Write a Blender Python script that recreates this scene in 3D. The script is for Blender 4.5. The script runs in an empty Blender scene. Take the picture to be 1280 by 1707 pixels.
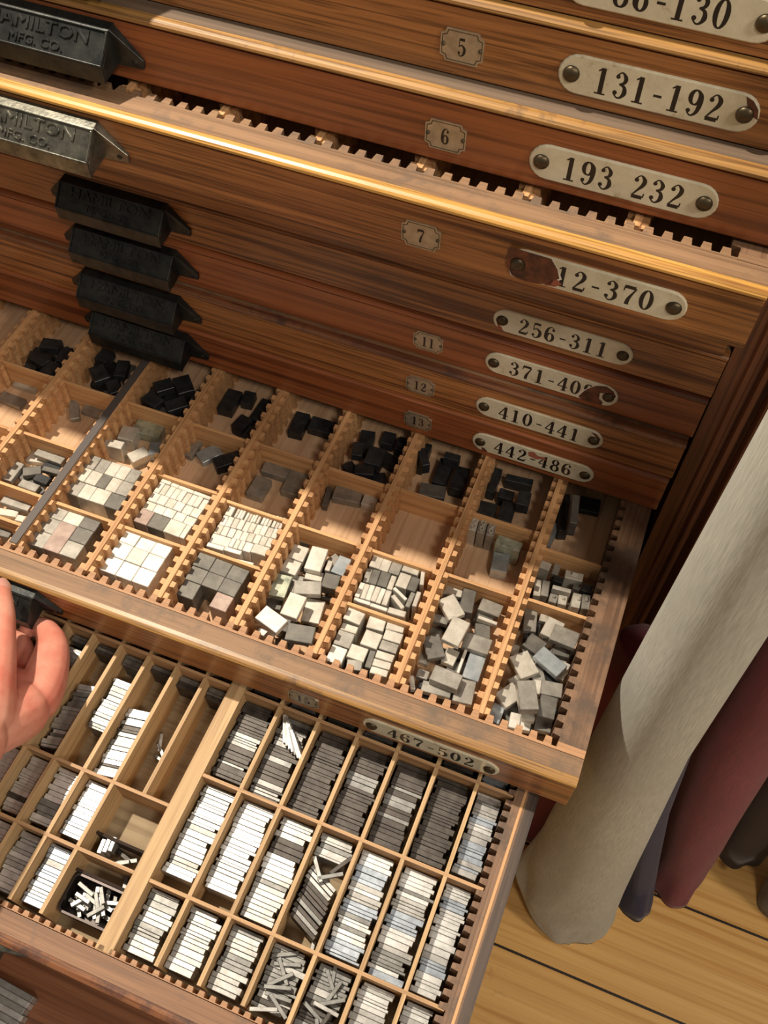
import bpy, math, random
from mathutils import Matrix, Vector, Euler
random.seed(11)
S = bpy.context.scene
# ---------------------------------------------------------------- camera, world, lights, exposure
cam_data = bpy.data.cameras.new('camera'); cam = bpy.data.objects.new('camera', cam_data)
S.collection.objects.link(cam); S.camera = cam
RM = Matrix(((0.92855883,-0.316929,0.19322141),(0.37037307,0.75667881,-0.53875873),(0.02454172,0.57183318,0.82000275)))
cam.matrix_world = Matrix.Translation((-0.0517106,-0.50038327,0.46141993)) @ RM.to_4x4()
cam_data.sensor_fit = 'VERTICAL'; cam_data.sensor_height = 36.0; cam_data.lens = 1615.44/1707*36.0
cam_data.clip_start = 0.01
world = bpy.data.worlds.new('world'); S.world = world; world.use_nodes = True
bg = world.node_tree.nodes['Background']; bg.inputs[0].default_value = (1.0,0.86,0.70,1); bg.inputs[1].default_value = 0.17
S.view_settings.view_transform = 'Standard'; S.view_settings.look = 'None'; S.view_settings.gamma = 1
S.view_settings.use_curve_mapping = False; S.view_settings.exposure = 0.0
def lamp(name, loc, target, power, size, col):
    l = bpy.data.lights.new(name,'AREA'); l.energy = power; l.shape = 'DISK'; l.size = size; l.color = col
    o = bpy.data.objects.new(name,l); S.collection.objects.link(o); o.location = loc
    o.rotation_euler = (Vector(target)-Vector(loc)).to_track_quat('-Z','Y').to_euler()
    return o
lamp('key_lamp', (-0.92,-0.018,1.50), (-0.2,-0.2,-0.2), 43, 0.05, (1.0,0.87,0.70))
lamp('front_fill', (0.65,-1.20,1.6), (0.05,-0.1,-0.4), 11.5, 0.3, (1.0,0.88,0.74))  # unseen fill light added to brighten the fronts, plates and floor
lamp('room_lamp', (-0.6,0.25,2.2), (-0.3,-0.4,-0.2), 5, 0.5, (1.0,0.94,0.86))
lamp('side_fill', (1.35,-0.55,1.35), (0.1,-0.2,-0.5), 15, 0.25, (1.0,0.88,0.72))  # unseen fill light added for the floor and rolls on the right
# ---------------------------------------------------------------- materials
def mat(name, col=(.5,.5,.5), rough=.5, metal=0.0, **kw):
    m = bpy.data.materials.new(name); m.use_nodes = True
    b = m.node_tree.nodes['Principled BSDF']
    b.inputs['Base Color'].default_value = (*col,1); b.inputs['Roughness'].default_value = rough; b.inputs['Metallic'].default_value = metal
    for k,v in kw.items(): b.inputs[k.replace('_',' ')].default_value = v
    return m
def nodes(m): return m.node_tree.nodes, m.node_tree.links, m.node_tree.nodes['Principled BSDF']
def noise(m, scale, detail=4, vec=(1,1,1), rand=False, rough=.6):
    N,L,b = nodes(m)
    tc = N.new('ShaderNodeTexCoord'); mp = N.new('ShaderNodeMapping'); mp.inputs['Scale'].default_value = vec
    L.new(tc.outputs['Object'], mp.inputs['Vector'])
    if rand:
        oi = N.new('ShaderNodeObjectInfo'); mu = N.new('ShaderNodeMath'); mu.operation='MULTIPLY'; mu.inputs[1].default_value = 37.0
        L.new(oi.outputs['Random'], mu.inputs[0]); cb = N.new('ShaderNodeCombineXYZ')
        for i in range(3): L.new(mu.outputs[0], cb.inputs[i])
        L.new(cb.outputs[0], mp.inputs['Location'])
    n = N.new('ShaderNodeTexNoise'); n.inputs['Scale'].default_value = scale; n.inputs['Detail'].default_value = detail
    n.inputs['Roughness'].default_value = rough
    L.new(mp.outputs[0], n.inputs['Vector'])
    return n.outputs['Fac']
def ramp(m, fac, stops):
    N,L,b = nodes(m); r = N.new('ShaderNodeValToRGB'); L.new(fac, r.inputs[0])
    e = r.color_ramp.elements
    while len(e) < len(stops): e.new(.5)
    for el,(p,c) in zip(e,stops): el.position = p; el.color = (*c,1)
    return r.outputs[0]
def mix(m, fac, a, c, mode='MIX'):
    N,L,b = nodes(m); x = N.new('ShaderNodeMix'); x.data_type='RGBA'; x.blend_type = mode
    if isinstance(fac,float): x.inputs[0].default_value = fac
    else: L.new(fac, x.inputs[0])
    L.new(a, x.inputs[6]); 
    if isinstance(c,tuple): x.inputs[7].default_value = (*c,1)
    else: L.new(c, x.inputs[7])
    return x.outputs[2]
def bump(m, fac, strength=.3, dist=.0005):
    N,L,b = nodes(m); x = N.new('ShaderNodeBump'); x.inputs['Strength'].default_value = strength; x.inputs['Distance'].default_value = dist
    L.new(fac, x.inputs['Height']); L.new(x.outputs[0], b.inputs['Normal'])
def wood(name, dark, light, axis='X', rough=.4, pore=.5, wear=None, scale=1.0, coat=0.0):
    m = mat(name, light, rough); N,L,b = nodes(m)
    v1 = {'X':(2.6,210,210),'Y':(210,2.6,210),'Z':(210,210,2.6)}[axis]; v2 = {'X':(14,620,620),'Y':(620,14,620),'Z':(620,620,14)}[axis]
    a = noise(m, scale, 5, v1, True); f = noise(m, scale*1.0, 2, v2, True)
    c = ramp(m, a, [(.36,dark),(.47,tuple(x*.35+y*.65 for x,y in zip(dark,light))),(.64,light)])
    pr = ramp(m, f, [(.36,tuple(x*.35 for x in dark)),(.5,(1,1,1))])
    c = mix(m, pore, c, pr, 'MULTIPLY')
    if wear:
        w = noise(m, 22*scale, 5, (1,1,1), True, .7); wf = ramp(m, w, [(wear[1],(0,0,0)),(wear[1]+.14,(1,1,1))])
        c = mix(m, wf, c, wear[0])
    L.new(c, b.inputs['Base Color']); bump(m, f, .25, .0003)
    b.inputs['Coat Weight'].default_value = coat; b.inputs['Coat Roughness'].default_value = .25
    return m
M = {}
M['oak'] = wood('dark oak front', (.115,.034,.011),(.42,.175,.055),'X',.36,.6,coat=.25)
M['oak_b'] = wood('dark oak front with wavy grain', (.14,.038,.014),(.36,.115,.038),'X',.36,.4,scale=.6,coat=.25)
M['oak_edge'] = wood('orange oak edge moulding', (.34,.155,.035),(.60,.33,.085),'X',.36,.5,wear=((.16,.08,.03),.62),coat=.18)
M['oak_edge_mid'] = wood('worn orange edge moulding', (.22,.105,.032),(.38,.205,.06),'X',.45,.5,wear=((.09,.05,.03),.58),coat=.15)
M['oak_edge_dark'] = wood('dull oak edge moulding', (.16,.06,.03),(.32,.14,.06),'X',.38,.5,wear=((.07,.035,.03),.5),coat=.2)
M['oak_top'] = wood('worn tan rail top', (.20,.115,.062),(.29,.17,.092),'X',.6,.25,wear=((.14,.095,.065),.50))
M['oak_top_red'] = wood('reddish worn rail top', (.17,.078,.036),(.27,.135,.065),'X',.55,.25,wear=((.12,.075,.05),.55))
M['oak_top_dark'] = wood('dark grey-brown rail top', (.10,.07,.048),(.16,.11,.075),'X',.65,.2)  # darker rail top tone for the upper drawers
M['oak_top_y'] = wood('worn brown side rail', (.15,.080,.045),(.25,.145,.085),'Y',.55,.3,wear=((.10,.065,.045),.50))
M['dark_rail'] = wood('dark stained rail band', (.035,.025,.02),(.09,.06,.045),'Y',.5,.2,wear=((.13,.08,.05),.6))
M['comb'] = wood('warm comb strip wood', (.33,.165,.08),(.47,.26,.135),'X',.6,.2)
M['divider'] = wood('pale orange divider wood', (.44,.23,.10),(.66,.38,.18),'Y',.6,.25)
M['divider_x'] = wood('pale orange cross divider wood', (.46,.24,.10),(.70,.41,.19),'X',.6,.25)
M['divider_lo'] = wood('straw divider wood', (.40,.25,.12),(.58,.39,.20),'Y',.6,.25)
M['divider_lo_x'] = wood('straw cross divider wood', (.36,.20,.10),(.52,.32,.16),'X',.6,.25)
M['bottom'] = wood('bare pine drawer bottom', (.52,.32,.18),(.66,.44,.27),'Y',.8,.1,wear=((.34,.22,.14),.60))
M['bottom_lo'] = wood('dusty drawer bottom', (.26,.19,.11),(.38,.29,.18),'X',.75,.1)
M['cabinet'] = wood('dark walnut stained cabinet', (.085,.030,.015),(.21,.078,.034),'Z',.42,.3,coat=.15)
M['red_board'] = wood('red brown case bottom', (.16,.055,.022),(.26,.10,.042),'X',.55,.2,wear=((.10,.04,.02),.66))
M['inside'] = mat('dark cabinet inside',(.03,.018,.012),.9)
M['lead_strip'] = mat('dark brown strip',(.085,.07,.065),.5)
# cast iron pulls
m = M['iron'] = mat('black cast iron',(.045,.05,.05),.42,.7); bump(m, noise(m,420,3), .35,.0004)
N,L,b = nodes(m); L.new(ramp(m, noise(m,90,3), [(.3,(.022,.025,.026)),(.75,(.065,.068,.064))]), b.inputs['Base Color'])
m = M['iron_worn'] = mat('worn grey cast iron',(.2,.2,.17),.35,.85); bump(m, noise(m,420,3), .3,.0004)
N,L,b = nodes(m); L.new(ramp(m, noise(m,120,3), [(.3,(.09,.09,.08)),(.7,(.27,.265,.22))]), b.inputs['Base Color'])
m = M['enamel'] = mat('aged cream enamel',(.7,.66,.5),.22); N,L,b = nodes(m); b.inputs['Coat Weight'].default_value=.4
c = ramp(m, noise(m,60,6,(1,1,1),True,.75), [(.30,(.34,.27,.17)),(.40,(.58,.53,.39)),(.62,(.68,.64,.49))]); L.new(c,b.inputs['Base Color'])
m = M['rust'] = mat('bare rusty brown metal',(.12,.05,.03),.6,.3); N,L,b = nodes(m)
L.new(ramp(m, noise(m,150,5), [(.35,(.06,.028,.018)),(.65,(.20,.07,.035))]), b.inputs['Base Color'])
M['chip_white'] = mat('fresh broken enamel edge',(.80,.78,.72),.5)
M['rust_red'] = mat('red brown rust scab',(.33,.10,.055),.7)
M['ink'] = mat('black lettering',(.012,.010,.010),.35)
M['brass'] = mat('dark brass rivet',(.085,.065,.038),.42,.8)
m = M['tag'] = mat('tarnished nickel tag',(.33,.29,.22),.42,.7); N,L,b = nodes(m)
L.new(ramp(m, noise(m,160,3,(1,1,1),True), [(.3,(.38,.33,.25)),(.7,(.55,.49,.38))]), b.inputs['Base Color'])
M['tag_dark'] = mat('dark tag border',(.10,.08,.05),.5,.4)
def metal(name, a, c, rough=.42, metallic=.55):
    m = mat(name, a, rough, metallic); N,L,b = nodes(m)
    f = noise(m,110,4,(1,1,1),True,.65); L.new(ramp(m,f,[(.3,a),(.68,c)]), b.inputs['Base Color'])
    bump(m, noise(m,700,2,(1,1,1),True), .12, .0003)
    return m
T = {'W':metal('bright cast metal',(.54,.51,.44),(.74,.71,.65),.42,.35),'L':metal('pale grey cast metal',(.42,.39,.33),(.62,.59,.52),.42,.4),
 'M':metal('mid grey cast metal',(.22,.21,.185),(.38,.36,.32),.42,.5),'D':metal('dull dark metal',(.10,.095,.085),(.17,.16,.14),.5,.4),
 'K':metal('black inked metal',(.018,.019,.021),(.05,.052,.055),.4,.4),'B':metal('bluish grey metal',(.26,.30,.33),(.42,.46,.48),.4,.5),
 'R':metal('rosy brown metal',(.24,.17,.14),(.38,.29,.25),.5,.35),'G':metal('greenish metal',(.16,.18,.15),(.52,.55,.42),.42,.45)}
TN = {'W':'bright','L':'pale grey','M':'mid grey','D':'dark grey','K':'black inked','B':'bluish','R':'rosy brown','G':'greenish'}
SL = {'W':metal('shiny silver slug metal',(.40,.40,.385),(.66,.66,.645),.36,.55),'L':metal('silver slug metal',(.24,.235,.22),(.42,.415,.40),.4,.55),
 'M':metal('grey slug metal',(.12,.12,.115),(.24,.24,.23),.42,.55),'D':metal('dull and shaded slug metal',(.04,.034,.030),(.09,.080,.072),.5,.5),  # the darkest tone also carries the shade painted into the second row
 'B':metal('blue grey slug metal',(.21,.24,.275),(.40,.45,.51),.36,.6)}
SN = {'W':'bright silver','L':'silver','M':'grey','D':'dull dark','B':'blue-grey'}
# ---------------------------------------------------------------- mesh helpers
class MB:
    def __init__(s): s.v=[]; s.f=[]
    def add(s, vs, fs):
        n=len(s.v); s.v+=[tuple(v) for v in vs]; s.f+=[tuple(i+n for i in f) for f in fs]
    def box(s,x0,x1,y0,y1,z0,z1):
        s.add([(x0,y0,z0),(x1,y0,z0),(x1,y1,z0),(x0,y1,z0),(x0,y0,z1),(x1,y0,z1),(x1,y1,z1),(x0,y1,z1)],
              [(3,2,1,0),(4,5,6,7),(0,1,5,4),(1,2,6,5),(2,3,7,6),(3,0,4,7)])
    def cbox(s,w,l,h,c=.0004,z0=None):
        # chamfered box centred in x,y ; top at 0, bottom -h
        vs=[]; X,Y=w/2,l/2; c=min(c,w*.2,l*.2,h*.2)
        idx={}
        for sx in (-1,1):
            for sy in (-1,1):
                for z,sz in ((-h,-1),(0,1)):
                    for k in range(3):
                        vs.append((sx*(X-(c if k!=0 else 0)), sy*(Y-(c if k!=1 else 0)), z-sz*(c if k!=2 else 0))); idx[(sx,sy,sz,k)]=len(vs)-1
        I=idx; f=[]
        for sx in (-1,1): f.append([I[sx,-1,-1,0],I[sx,1,-1,0],I[sx,1,1,0],I[sx,-1,1,0]][::sx])
        for sy in (-1,1): f.append([I[-1,sy,-1,1],I[1,sy,-1,1],I[1,sy,1,1],I[-1,sy,1,1]][::-sy])
        for sz in (-1,1): f.append([I[-1,-1,sz,2],I[1,-1,sz,2],I[1,1,sz,2],I[-1,1,sz,2]][::sz])
        for sy in (-1,1):
            for sz in (-1,1): f.append([I[-1,sy,sz,1],I[1,sy,sz,1],I[1,sy,sz,2],I[-1,sy,sz,2]][::-sy*sz])
        for sx in (-1,1):
            for sz in (-1,1): f.append([I[sx,-1,sz,0],I[sx,1,sz,0],I[sx,1,sz,2],I[sx,-1,sz,2]][::sx*sz])
            for sy in (-1,1): f.append([I[sx,sy,-1,0],I[sx,sy,1,0],I[sx,sy,1,1],I[sx,sy,-1,1]][::-sx*sy])
        for sx in (-1,1):
            for sy in (-1,1):
                for sz in (-1,1): f.append([I[sx,sy,sz,0],I[sx,sy,sz,1],I[sx,sy,sz,2]][::sx*sy*sz])
        s.add(vs,f)
    def prism(s, prof, x0, x1, axis='X'):
        # prof: list of (y,z) CCW seen from +X ; extruded along X
        n=len(prof)
        if axis=='X': vs=[(x0,a,b) for a,b in prof]+[(x1,a,b) for a,b in prof]
        elif axis=='Y': vs=[(a,x0,b) for a,b in prof]+[(a,x1,b) for a,b in prof]
        else: vs=[(a,b,x0) for a,b in prof]+[(a,b,x1) for a,b in prof]
        s.add(vs,[tuple(range(n))[::-1],tuple(range(n,2*n))]+[(i,(i+1)%n,n+(i+1)%n,n+i) for i in range(n)])
    def lathe(s, prof, c=(0,0,0), seg=20, axis='Z'):
        vs=[];n=len(prof)
        for i in range(seg):
            a=2*math.pi*i/seg
            for r,h in prof:
                p=(r*math.cos(a),r*math.sin(a),h)
                if axis=='Y': p=(p[0],-p[2],p[1])
                vs.append((c[0]+p[0],c[1]+p[1],c[2]+p[2]))
        fs=[]
        for i in range(seg):
            j=(i+1)%seg
            for k in range(n-1): fs.append((i*n+k,j*n+k,j*n+k+1,i*n+k+1))
        fs.append(tuple(i*n+n-1 for i in range(seg))); fs.append(tuple(i*n for i in range(seg))[::-1])
        s.add(vs,fs)
    def mesh(s,name,m,smooth=False):
        me=bpy.data.meshes.new(name); me.from_pydata(s.v,[],s.f); me.materials.append(m); me.update()
        import bmesh
        b=bmesh.new(); b.from_mesh(me); bmesh.ops.recalc_face_normals(b,faces=b.faces); b.to_mesh(me); b.free()
        if smooth:
            for p in me.polygons: p.use_smooth=True
        return me
    def build(s,name,m,parent=None,smooth=False,bevel=0):
        o=bpy.data.objects.new(name,s.mesh(name,m,smooth)); S.collection.objects.link(o)
        if parent is not None: o.parent=parent
        if bevel:
            b=o.modifiers.new('bevel','BEVEL'); b.width=bevel; b.segments=2; b.limit_method='ANGLE'
        return o
def tag(o,label,cat,group=None,kind=None):
    if label: o['label']=label
    if cat: o['category']=cat
    if group: o['group']=group
    if kind: o['kind']=kind
    return o
def empty(name,loc=(0,0,0),rot=(0,0,0)):
    o=bpy.data.objects.new(name,None); S.collection.objects.link(o); o.location=loc; o.rotation_euler=rot; o.empty_display_size=.02
    return o
# ---------------------------------------------------------------- lettering
def catmull(P,n=6):
    if len(P)==2: return P
    out=[]; Q=[P[0]]+P+[P[-1]]
    for i in range(1,len(Q)-2):
        for k in range(n):
            t=k/n; a,b,c,d=Q[i-1],Q[i],Q[i+1],Q[i+2]
            out.append(tuple(.5*(2*b[j]+(c[j]-a[j])*t+(2*a[j]-5*b[j]+4*c[j]-d[j])*t*t+(3*b[j]-a[j]-3*c[j]+d[j])*t**3) for j in range(3)))
    out.append(P[-1]); return out
def ell(cx,cy,rx,ry,thin,thick):
    return [(cx+rx*math.cos(a),cy+ry*math.sin(a),thin+(thick-thin)*abs(math.cos(a))**1.3) for a in [2*math.pi*i/20 for i in range(21)]]
def ball(x,y,r): return [(x-.001,y,2*r),(x+.001,y,2*r)]
G = {'0':[('r',ell(.29,.5,.19,.46,.05,.15))],
'1':[('l',[(.3,.03,.15),(.3,.97,.15)]),('l',[(.28,.95,.06),(.12,.84,.05)]),('l',[(.1,.025,.05),(.5,.025,.05)])],
'2':[('b',ball(.15,.76,.085)),('c',[(.11,.8,.05),(.28,.96,.05),(.45,.8,.14),(.42,.58,.13),(.25,.33,.07),(.09,.08,.05)]),('l',[(.09,.07,.13),(.5,.07,.13)]),('l',[(.52,.08,.05),(.54,.26,.04)])],
'3':[('b',ball(.15,.79,.08)),('c',[(.12,.84,.05),(.28,.96,.05),(.44,.78,.13),(.4,.6,.1),(.24,.53,.05)]),('c',[(.24,.53,.05),(.43,.46,.1),(.48,.25,.15),(.38,.07,.08),(.24,.03,.05),(.11,.15,.05)]),('b',ball(.14,.2,.085))],
'4':[('l',[(.4,.03,.14),(.4,.97,.14)]),('l',[(.38,.96,.06),(.05,.3,.06)]),('l',[(.04,.3,.06),(.58,.3,.06)]),('l',[(.26,.025,.05),(.54,.025,.05)])],
'5':[('l',[(.15,.91,.13),(.47,.91,.13)]),('l',[(.13,.95,.04),(.12,.5,.04)]),('c',[(.12,.5,.05),(.28,.61,.07),(.47,.45,.14),(.47,.22,.15),(.36,.06,.08),(.22,.03,.05),(.11,.15,.05)]),('b',ball(.14,.19,.08))],
'6':[('b',ball(.44,.8,.08)),('c',[(.46,.86,.05),(.32,.97,.05),(.15,.82,.11),(.09,.5,.15),(.12,.2,.14),(.28,.03,.05)]),('r',ell(.3,.3,.17,.26,.05,.14))],
'7':[('l',[(.08,.89,.14),(.5,.89,.14)]),('l',[(.08,.93,.05),(.06,.68,.04)]),('c',[(.53,.88,.05),(.4,.58,.08),(.3,.3,.13),(.28,.04,.15)])],
'8':[('r',ell(.3,.75,.15,.21,.05,.12)),('r',ell(.3,.27,.19,.24,.05,.14))],
'-':[('l',[(.12,.42,.08),(.42,.42,.08)])],' ':[]}
G['9']=[(t,[(.58-x,1-y,w) for x,y,w in p]) for t,p in G['6']]
def strokes(mb, ch, x, y, s, z, T3, sx=1.0):
    # T3 maps (x,y,z) plate coords to mesh coords
    lay=0
    for t,p in G[ch]:
        q=catmull(p) if t=='c' else p
        L=[];R=[]
        for i,(a,b,w) in enumerate(q):
            i0=max(0,i-1); i1=min(len(q)-1,i+1)
            dx,dy=q[i1][0]-q[i0][0],q[i1][1]-q[i0][1]
            if t=='r': 
                n=len(q)-1; dx,dy=q[(i+1)%n][0]-q[(i-1)%n][0],q[(i+1)%n][1]-q[(i-1)%n][1]
            d=math.hypot(dx,dy) or 1; w*=1.16; nx,ny=-dy/d*w/2,dx/d*w/2
            if t=='l' and abs(dx)<1e-6 and w>.12: pass
            L.append((a+nx,b+ny)); R.append((a-nx,b-ny))
        zz=z+lay*1e-6; lay+=1
        if t!='b':
            vs=[T3(x+u_*s*sx,y+v_*s,zz) for u_,v_ in L]+[T3(x+u_*s*sx,y+v_*s,zz) for u_,v_ in R]; n=len(L)
            mb.add(vs,[(i,n+i,n+i+1,i+1) for i in range(n-1)])
        if t=='b':
            a,b,w=p[0]; mb.add([T3(x+(a+w/2*math.cos(k*math.pi/6))*s*sx,y+(b+w/2*math.sin(k*math.pi/6))*s,zz) for k in range(12)],[tuple(range(12))])
def text_width(t,s,gap,sx): return sum((.6 if c!='-' and c!=' ' else .5)*s*sx for c in t)+gap*(len(t)-1)
def relief_text(txt, size, depth):
    cu=bpy.data.curves.new('t','FONT'); cu.body=txt; cu.size=size; cu.extrude=depth; cu.bevel_depth=depth*.35; cu.bevel_resolution=0; cu.align_x='CENTER'; cu.resolution_u=2
    o=bpy.data.objects.new('t',cu); S.collection.objects.link(o); bpy.context.view_layer.update()
    me=bpy.data.meshes.new_from_object(o.evaluated_get(bpy.context.evaluated_depsgraph_get()))
    bpy.data.objects.remove(o); return me
# ---------------------------------------------------------------- calibrated dimensions (metres)
P=.042; RZ=.0047; XR=-.0132; W=.06202; XL=-.826; XE=-.0004; FLO=-.0295
def stad(w,h,n=10):
    r=h/2; p=[]
    for k in range(n+1):
        a=-math.pi/2+math.pi*k/n; p.append((w/2-r+r*math.cos(a),r*math.sin(a)))
    for k in range(n+1):
        a=math.pi/2+math.pi*k/n; p.append((-w/2+r+r*math.cos(a),r*math.sin(a)))
    return p
def plate(parent,xl,u,txt,damage=None,wide=.0145):
    # enamel range plate; left rivet at xl; face plane at y=-u
    cx=xl+.0436; zc=-.0203; t=.0014
    mb=MB(); pr=stad(.101,.0205); pi=stad(.0995,.019)
    n=len(pr)
    mb.add([(cx+a,-u,zc+b) for a,b in pr]+[(cx+a,-u-t*.6,zc+b) for a,b in pr]+[(cx+a,-u-t,zc+b) for a,b in pi],
      [tuple(range(2*n,3*n))]+[(i,(i+1)%n,n+(i+1)%n,n+i) for i in range(n)]+[(n+i,n+(i+1)%n,2*n+(i+1)%n,2*n+i) for i in range(n)])
    p=mb.build('range_plate',M['enamel'],parent)
    for s in (-1,1):
        r=MB(); r.lathe([(.0001,-.0002),(.0044,0),(.0042,.0009),(.0032,.0019),(.0016,.0025),(.0002,.0027)][::1],(cx+s*.0436,-u-t+.0001,zc),18,'Y')
        r.build('rivet',M['brass'],p,True)
    T3=lambda x,y,z:(cx+x,-u-t-.00005-z,zc+y)
    s=.0143; sx=.96; gap=.0014
    w=text_width(txt,s,gap,sx); x=-w/2+.0005; lm=MB()
    skip=damage.get('skip',[]) if damage else []
    for i,c in enumerate(txt):
        if i not in skip: strokes(lm,c,x,-s/2,s,0,T3,sx)
        x+=(.6 if c not in '- ' else .5)*s*sx+gap
    lm.build('numerals',M['ink'],p)
    if damage:
        for poly,mm in damage['chips']:
            if mm=='rust':
                mx_=sum(a for a,_ in poly)/len(poly); my_=sum(b_ for _,b_ in poly)/len(poly); rw=random.Random(5)
                c=MB(); c.add([T3(max(-.0497,min(.0497,mx_+(a-mx_)*rw.uniform(1.02,1.10))),max(-.0094,min(.0094,my_+(b_-my_)*rw.uniform(1.02,1.10))),.00006) for a,b_ in poly],[tuple(range(len(poly)))]); c.build('chip_edge',M['chip_white'],p)
            c=MB(); c.add([T3(a,b_,.00010) for a,b_ in poly],[tuple(range(len(poly)))]); o=c.build('enamel_chip',M[mm],p); o['label']='bare spot where the enamel is chipped'
    return p
def tagplate(parent,xc,u,txt):
    zc=-.0205; w,h=.0118,.0088; k=.003
    oct_=lambda w,h,k:[(-w+k,-h),(w-k,-h),(w-k*.75,-h+k*.75),(w,-h+k),(w,h-k),(w-k*.75,h-k*.75),(w-k,h),(-w+k,h),(-w+k*.75,h-k*.75),(-w,h-k),(-w,-h+k),(-w+k*.75,-h+k*.75)]
    mb=MB(); pr=oct_(w,h,k)
    mb.prism([(xc+a,zc+b) for a,b in pr],-u-.0009,-u,'Y')
    p=mb.build('number_plate',M['tag'],parent)
    T3=lambda x,y,z:(xc+x,-u-.0009-.00004-z,zc+y)
    bd=MB(); a=oct_(w-.0008,h-.0008,k); b=oct_(w-.0013,h-.0013,k); n=len(a)
    bd.add([T3(x,y,0) for x,y in a]+[T3(x,y,0) for x,y in b],[(i,(i+1)%n,n+(i+1)%n,n+i) for i in range(n)]); bd.build('border',M['tag_dark'],p)
    s=.0098; sx=.85; wd=text_width(txt,s,.0007,sx); x=-wd/2; lm=MB()
    for c in txt: strokes(lm,c,x,-s/2,s,.00002,T3,sx); x+=.6*s*sx+.0007
    lm.build('numerals',M['ink'],p)
    for s_ in (-1,1):
        r=MB(); r.lathe([(.0012,0),(.0010,.0006),(.0003,.0009)],(xc+s_*(w-.0017),-u-.0009,zc),10,'Y'); r.build('pin',M['tag_dark'],p,True)
    return p
TXT1=relief_text('HAMILTON',.0125,.0005); TXT2=relief_text('MFG. CO.',.0088,.0005)
def pull(parent,xr,u,worn=False):
    # cast iron hooded pull with slanted lettered face; xr = right end of the face
    mt=M['iron_worn'] if worn else M['iron']; xl=xr-.0900; fd=u+.0062
    A=[(-u,-.0030),(-u-.0070,-.0045),(-u-.0205,-.0195),(-u-.0200,-.0300),(-u-.0182,-.0300),(-u-.0185,-.0200),(-u-.0060,-.0070),(-u,-.0050)]
    mb=MB(); mb.prism(A,xl,xr)
    for x0,x1 in ((xl,xl+.0016),(xr-.0016,xr)): mb.prism([(-u,-.0045),(-u-.0062,-.0062),(-u-.0187,-.0205),(-u-.0184,-.029),(-u,-.026)],x0,x1)
    # raised rim round the lettered face
    d=Vector((0,-.0135,-.015)).normalized(); nrm=Vector((0,-.015,.0135)).normalized(); o0=Vector((0,-u-.0070,-.0045))
    def onf(x,t,h): v=o0+d*t+nrm*h; return (x,v.y,v.z)
    def bar(x0,x1,t0,t1,h=.0010):
        mb.add([onf(x0,t0,0),onf(x1,t0,0),onf(x1,t1,0),onf(x0,t1,0),onf(x0,t0,h),onf(x1,t0,h),onf(x1,t1,h),onf(x0,t1,h)],[(3,2,1,0),(4,5,6,7),(0,1,5,4),(1,2,6,5),(2,3,7,6),(3,0,4,7)])
    bar(xl,xr,0,.0012); bar(xl,xr,.0190,.0201); bar(xl,xl+.0014,.0012,.019); bar(xr-.0014,xr,.0012,.019)
    p=mb.build('drawer_pull',mt,parent,bevel=.0004)
    for s in (-1,1):
        e=MB(); x0=xr if s>0 else xl; t=s*.0165
        e.add([(x0-s*.004,-u-.0065,-.0042),(x0,-u-.0065,-.0042),(x0+t,-u-.002,-.0215),(x0+t*.95,-u-.002,-.027),(x0+t*.45,-u-.002,-.0265),(x0-s*.002,-u-.004,-.0265),
               (x0-s*.004,-u,-.0042),(x0,-u,-.0042),(x0+t,-u,-.0215),(x0+t*.95,-u,-.027),(x0+t*.45,-u,-.0265),(x0-s*.002,-u,-.0265)],
              [(0,1,2,3,4,5),(11,10,9,8,7,6)]+[(i,(i+1)%6,6+(i+1)%6,6+i) for i in range(6)])
        e.build('ear',mt,p,bevel=.0004)
        r=MB(); r.lathe([(.0022,0),(.0020,.0010),(.0008,.0016)],(x0+t*.66,-u-.0019,-.0228),12,'Y'); r.build('screw',M['iron'],p,True)
    R3=Matrix((( 1,0,0),(0,-d.y,nrm.y),(0,-d.z,nrm.z)))
    for me,t,dx in ((TXT1,.0094,0),(TXT2,.0172,0)):
        c=me.copy(); c.materials.clear(); c.materials.append(mt)
        v=o0+d*t+nrm*.0002
        c.transform(Matrix.Translation(((xl+xr)/2,v.y,v.z))@R3.to_4x4()@Matrix.Diagonal((1.08 if me is TXT1 else 1.0,.82,1,1)))
        o=bpy.data.objects.new('lettering',c); S.collection.objects.link(o); o.parent=p
    return p
def comb(mb,x0,x1,yb,yt,yroot,z0,z1,pitch,duty=.52,off=0.0,axis='X'):
    # base strip from yb to yroot, teeth from yroot to yt, running along axis
    n=int((x1-x0)/pitch)
    def bx(a,b,c,d_):
        c,d_=min(c,d_),max(c,d_)
        if axis=='X': mb.box(a,b,c,d_,z0,z1)
        else: mb.box(c,d_,a,b,z0,z1)
    bx(x0,x1,yb,yroot)
    for i in range(n+1):
        a=x0+off+i*pitch; b=a+pitch*duty
        if b>x1: break
        k=pitch*.05
        pr=[(a-k*.4,yroot),(b+k*.4,yroot),(b-k,yt),(a+k,yt)]
        if axis=='X': mb.prism(pr,z0,z1,'Z')
        else: mb.prism([(q,p_) for p_,q in pr],z0,z1,'Z')
def toothed(parent,x,y0,y1,z0,z1,core,reach,pitch,mm,off=0):
    # divider running along y with teeth on both faces
    mb=MB(); mb.box(x-core,x+core,y0,y1,z0,z1)
    n=int((y1-y0)/pitch)
    for i in range(n+1):
        a=y0+off+i*pitch; b=a+pitch*.5
        if b>y1: break
        for s in (-1,1):
            sh=s*0
            pr=[(x+s*core,a),(x+s*core,b),(x+s*reach,b-pitch*.03),(x+s*reach,a+pitch*.05)]
            if s<0: pr=pr[::-1]
            mb.prism(pr,z0,z1-.0014,'Z')
    return mb.build('divider',mm,parent)
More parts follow.
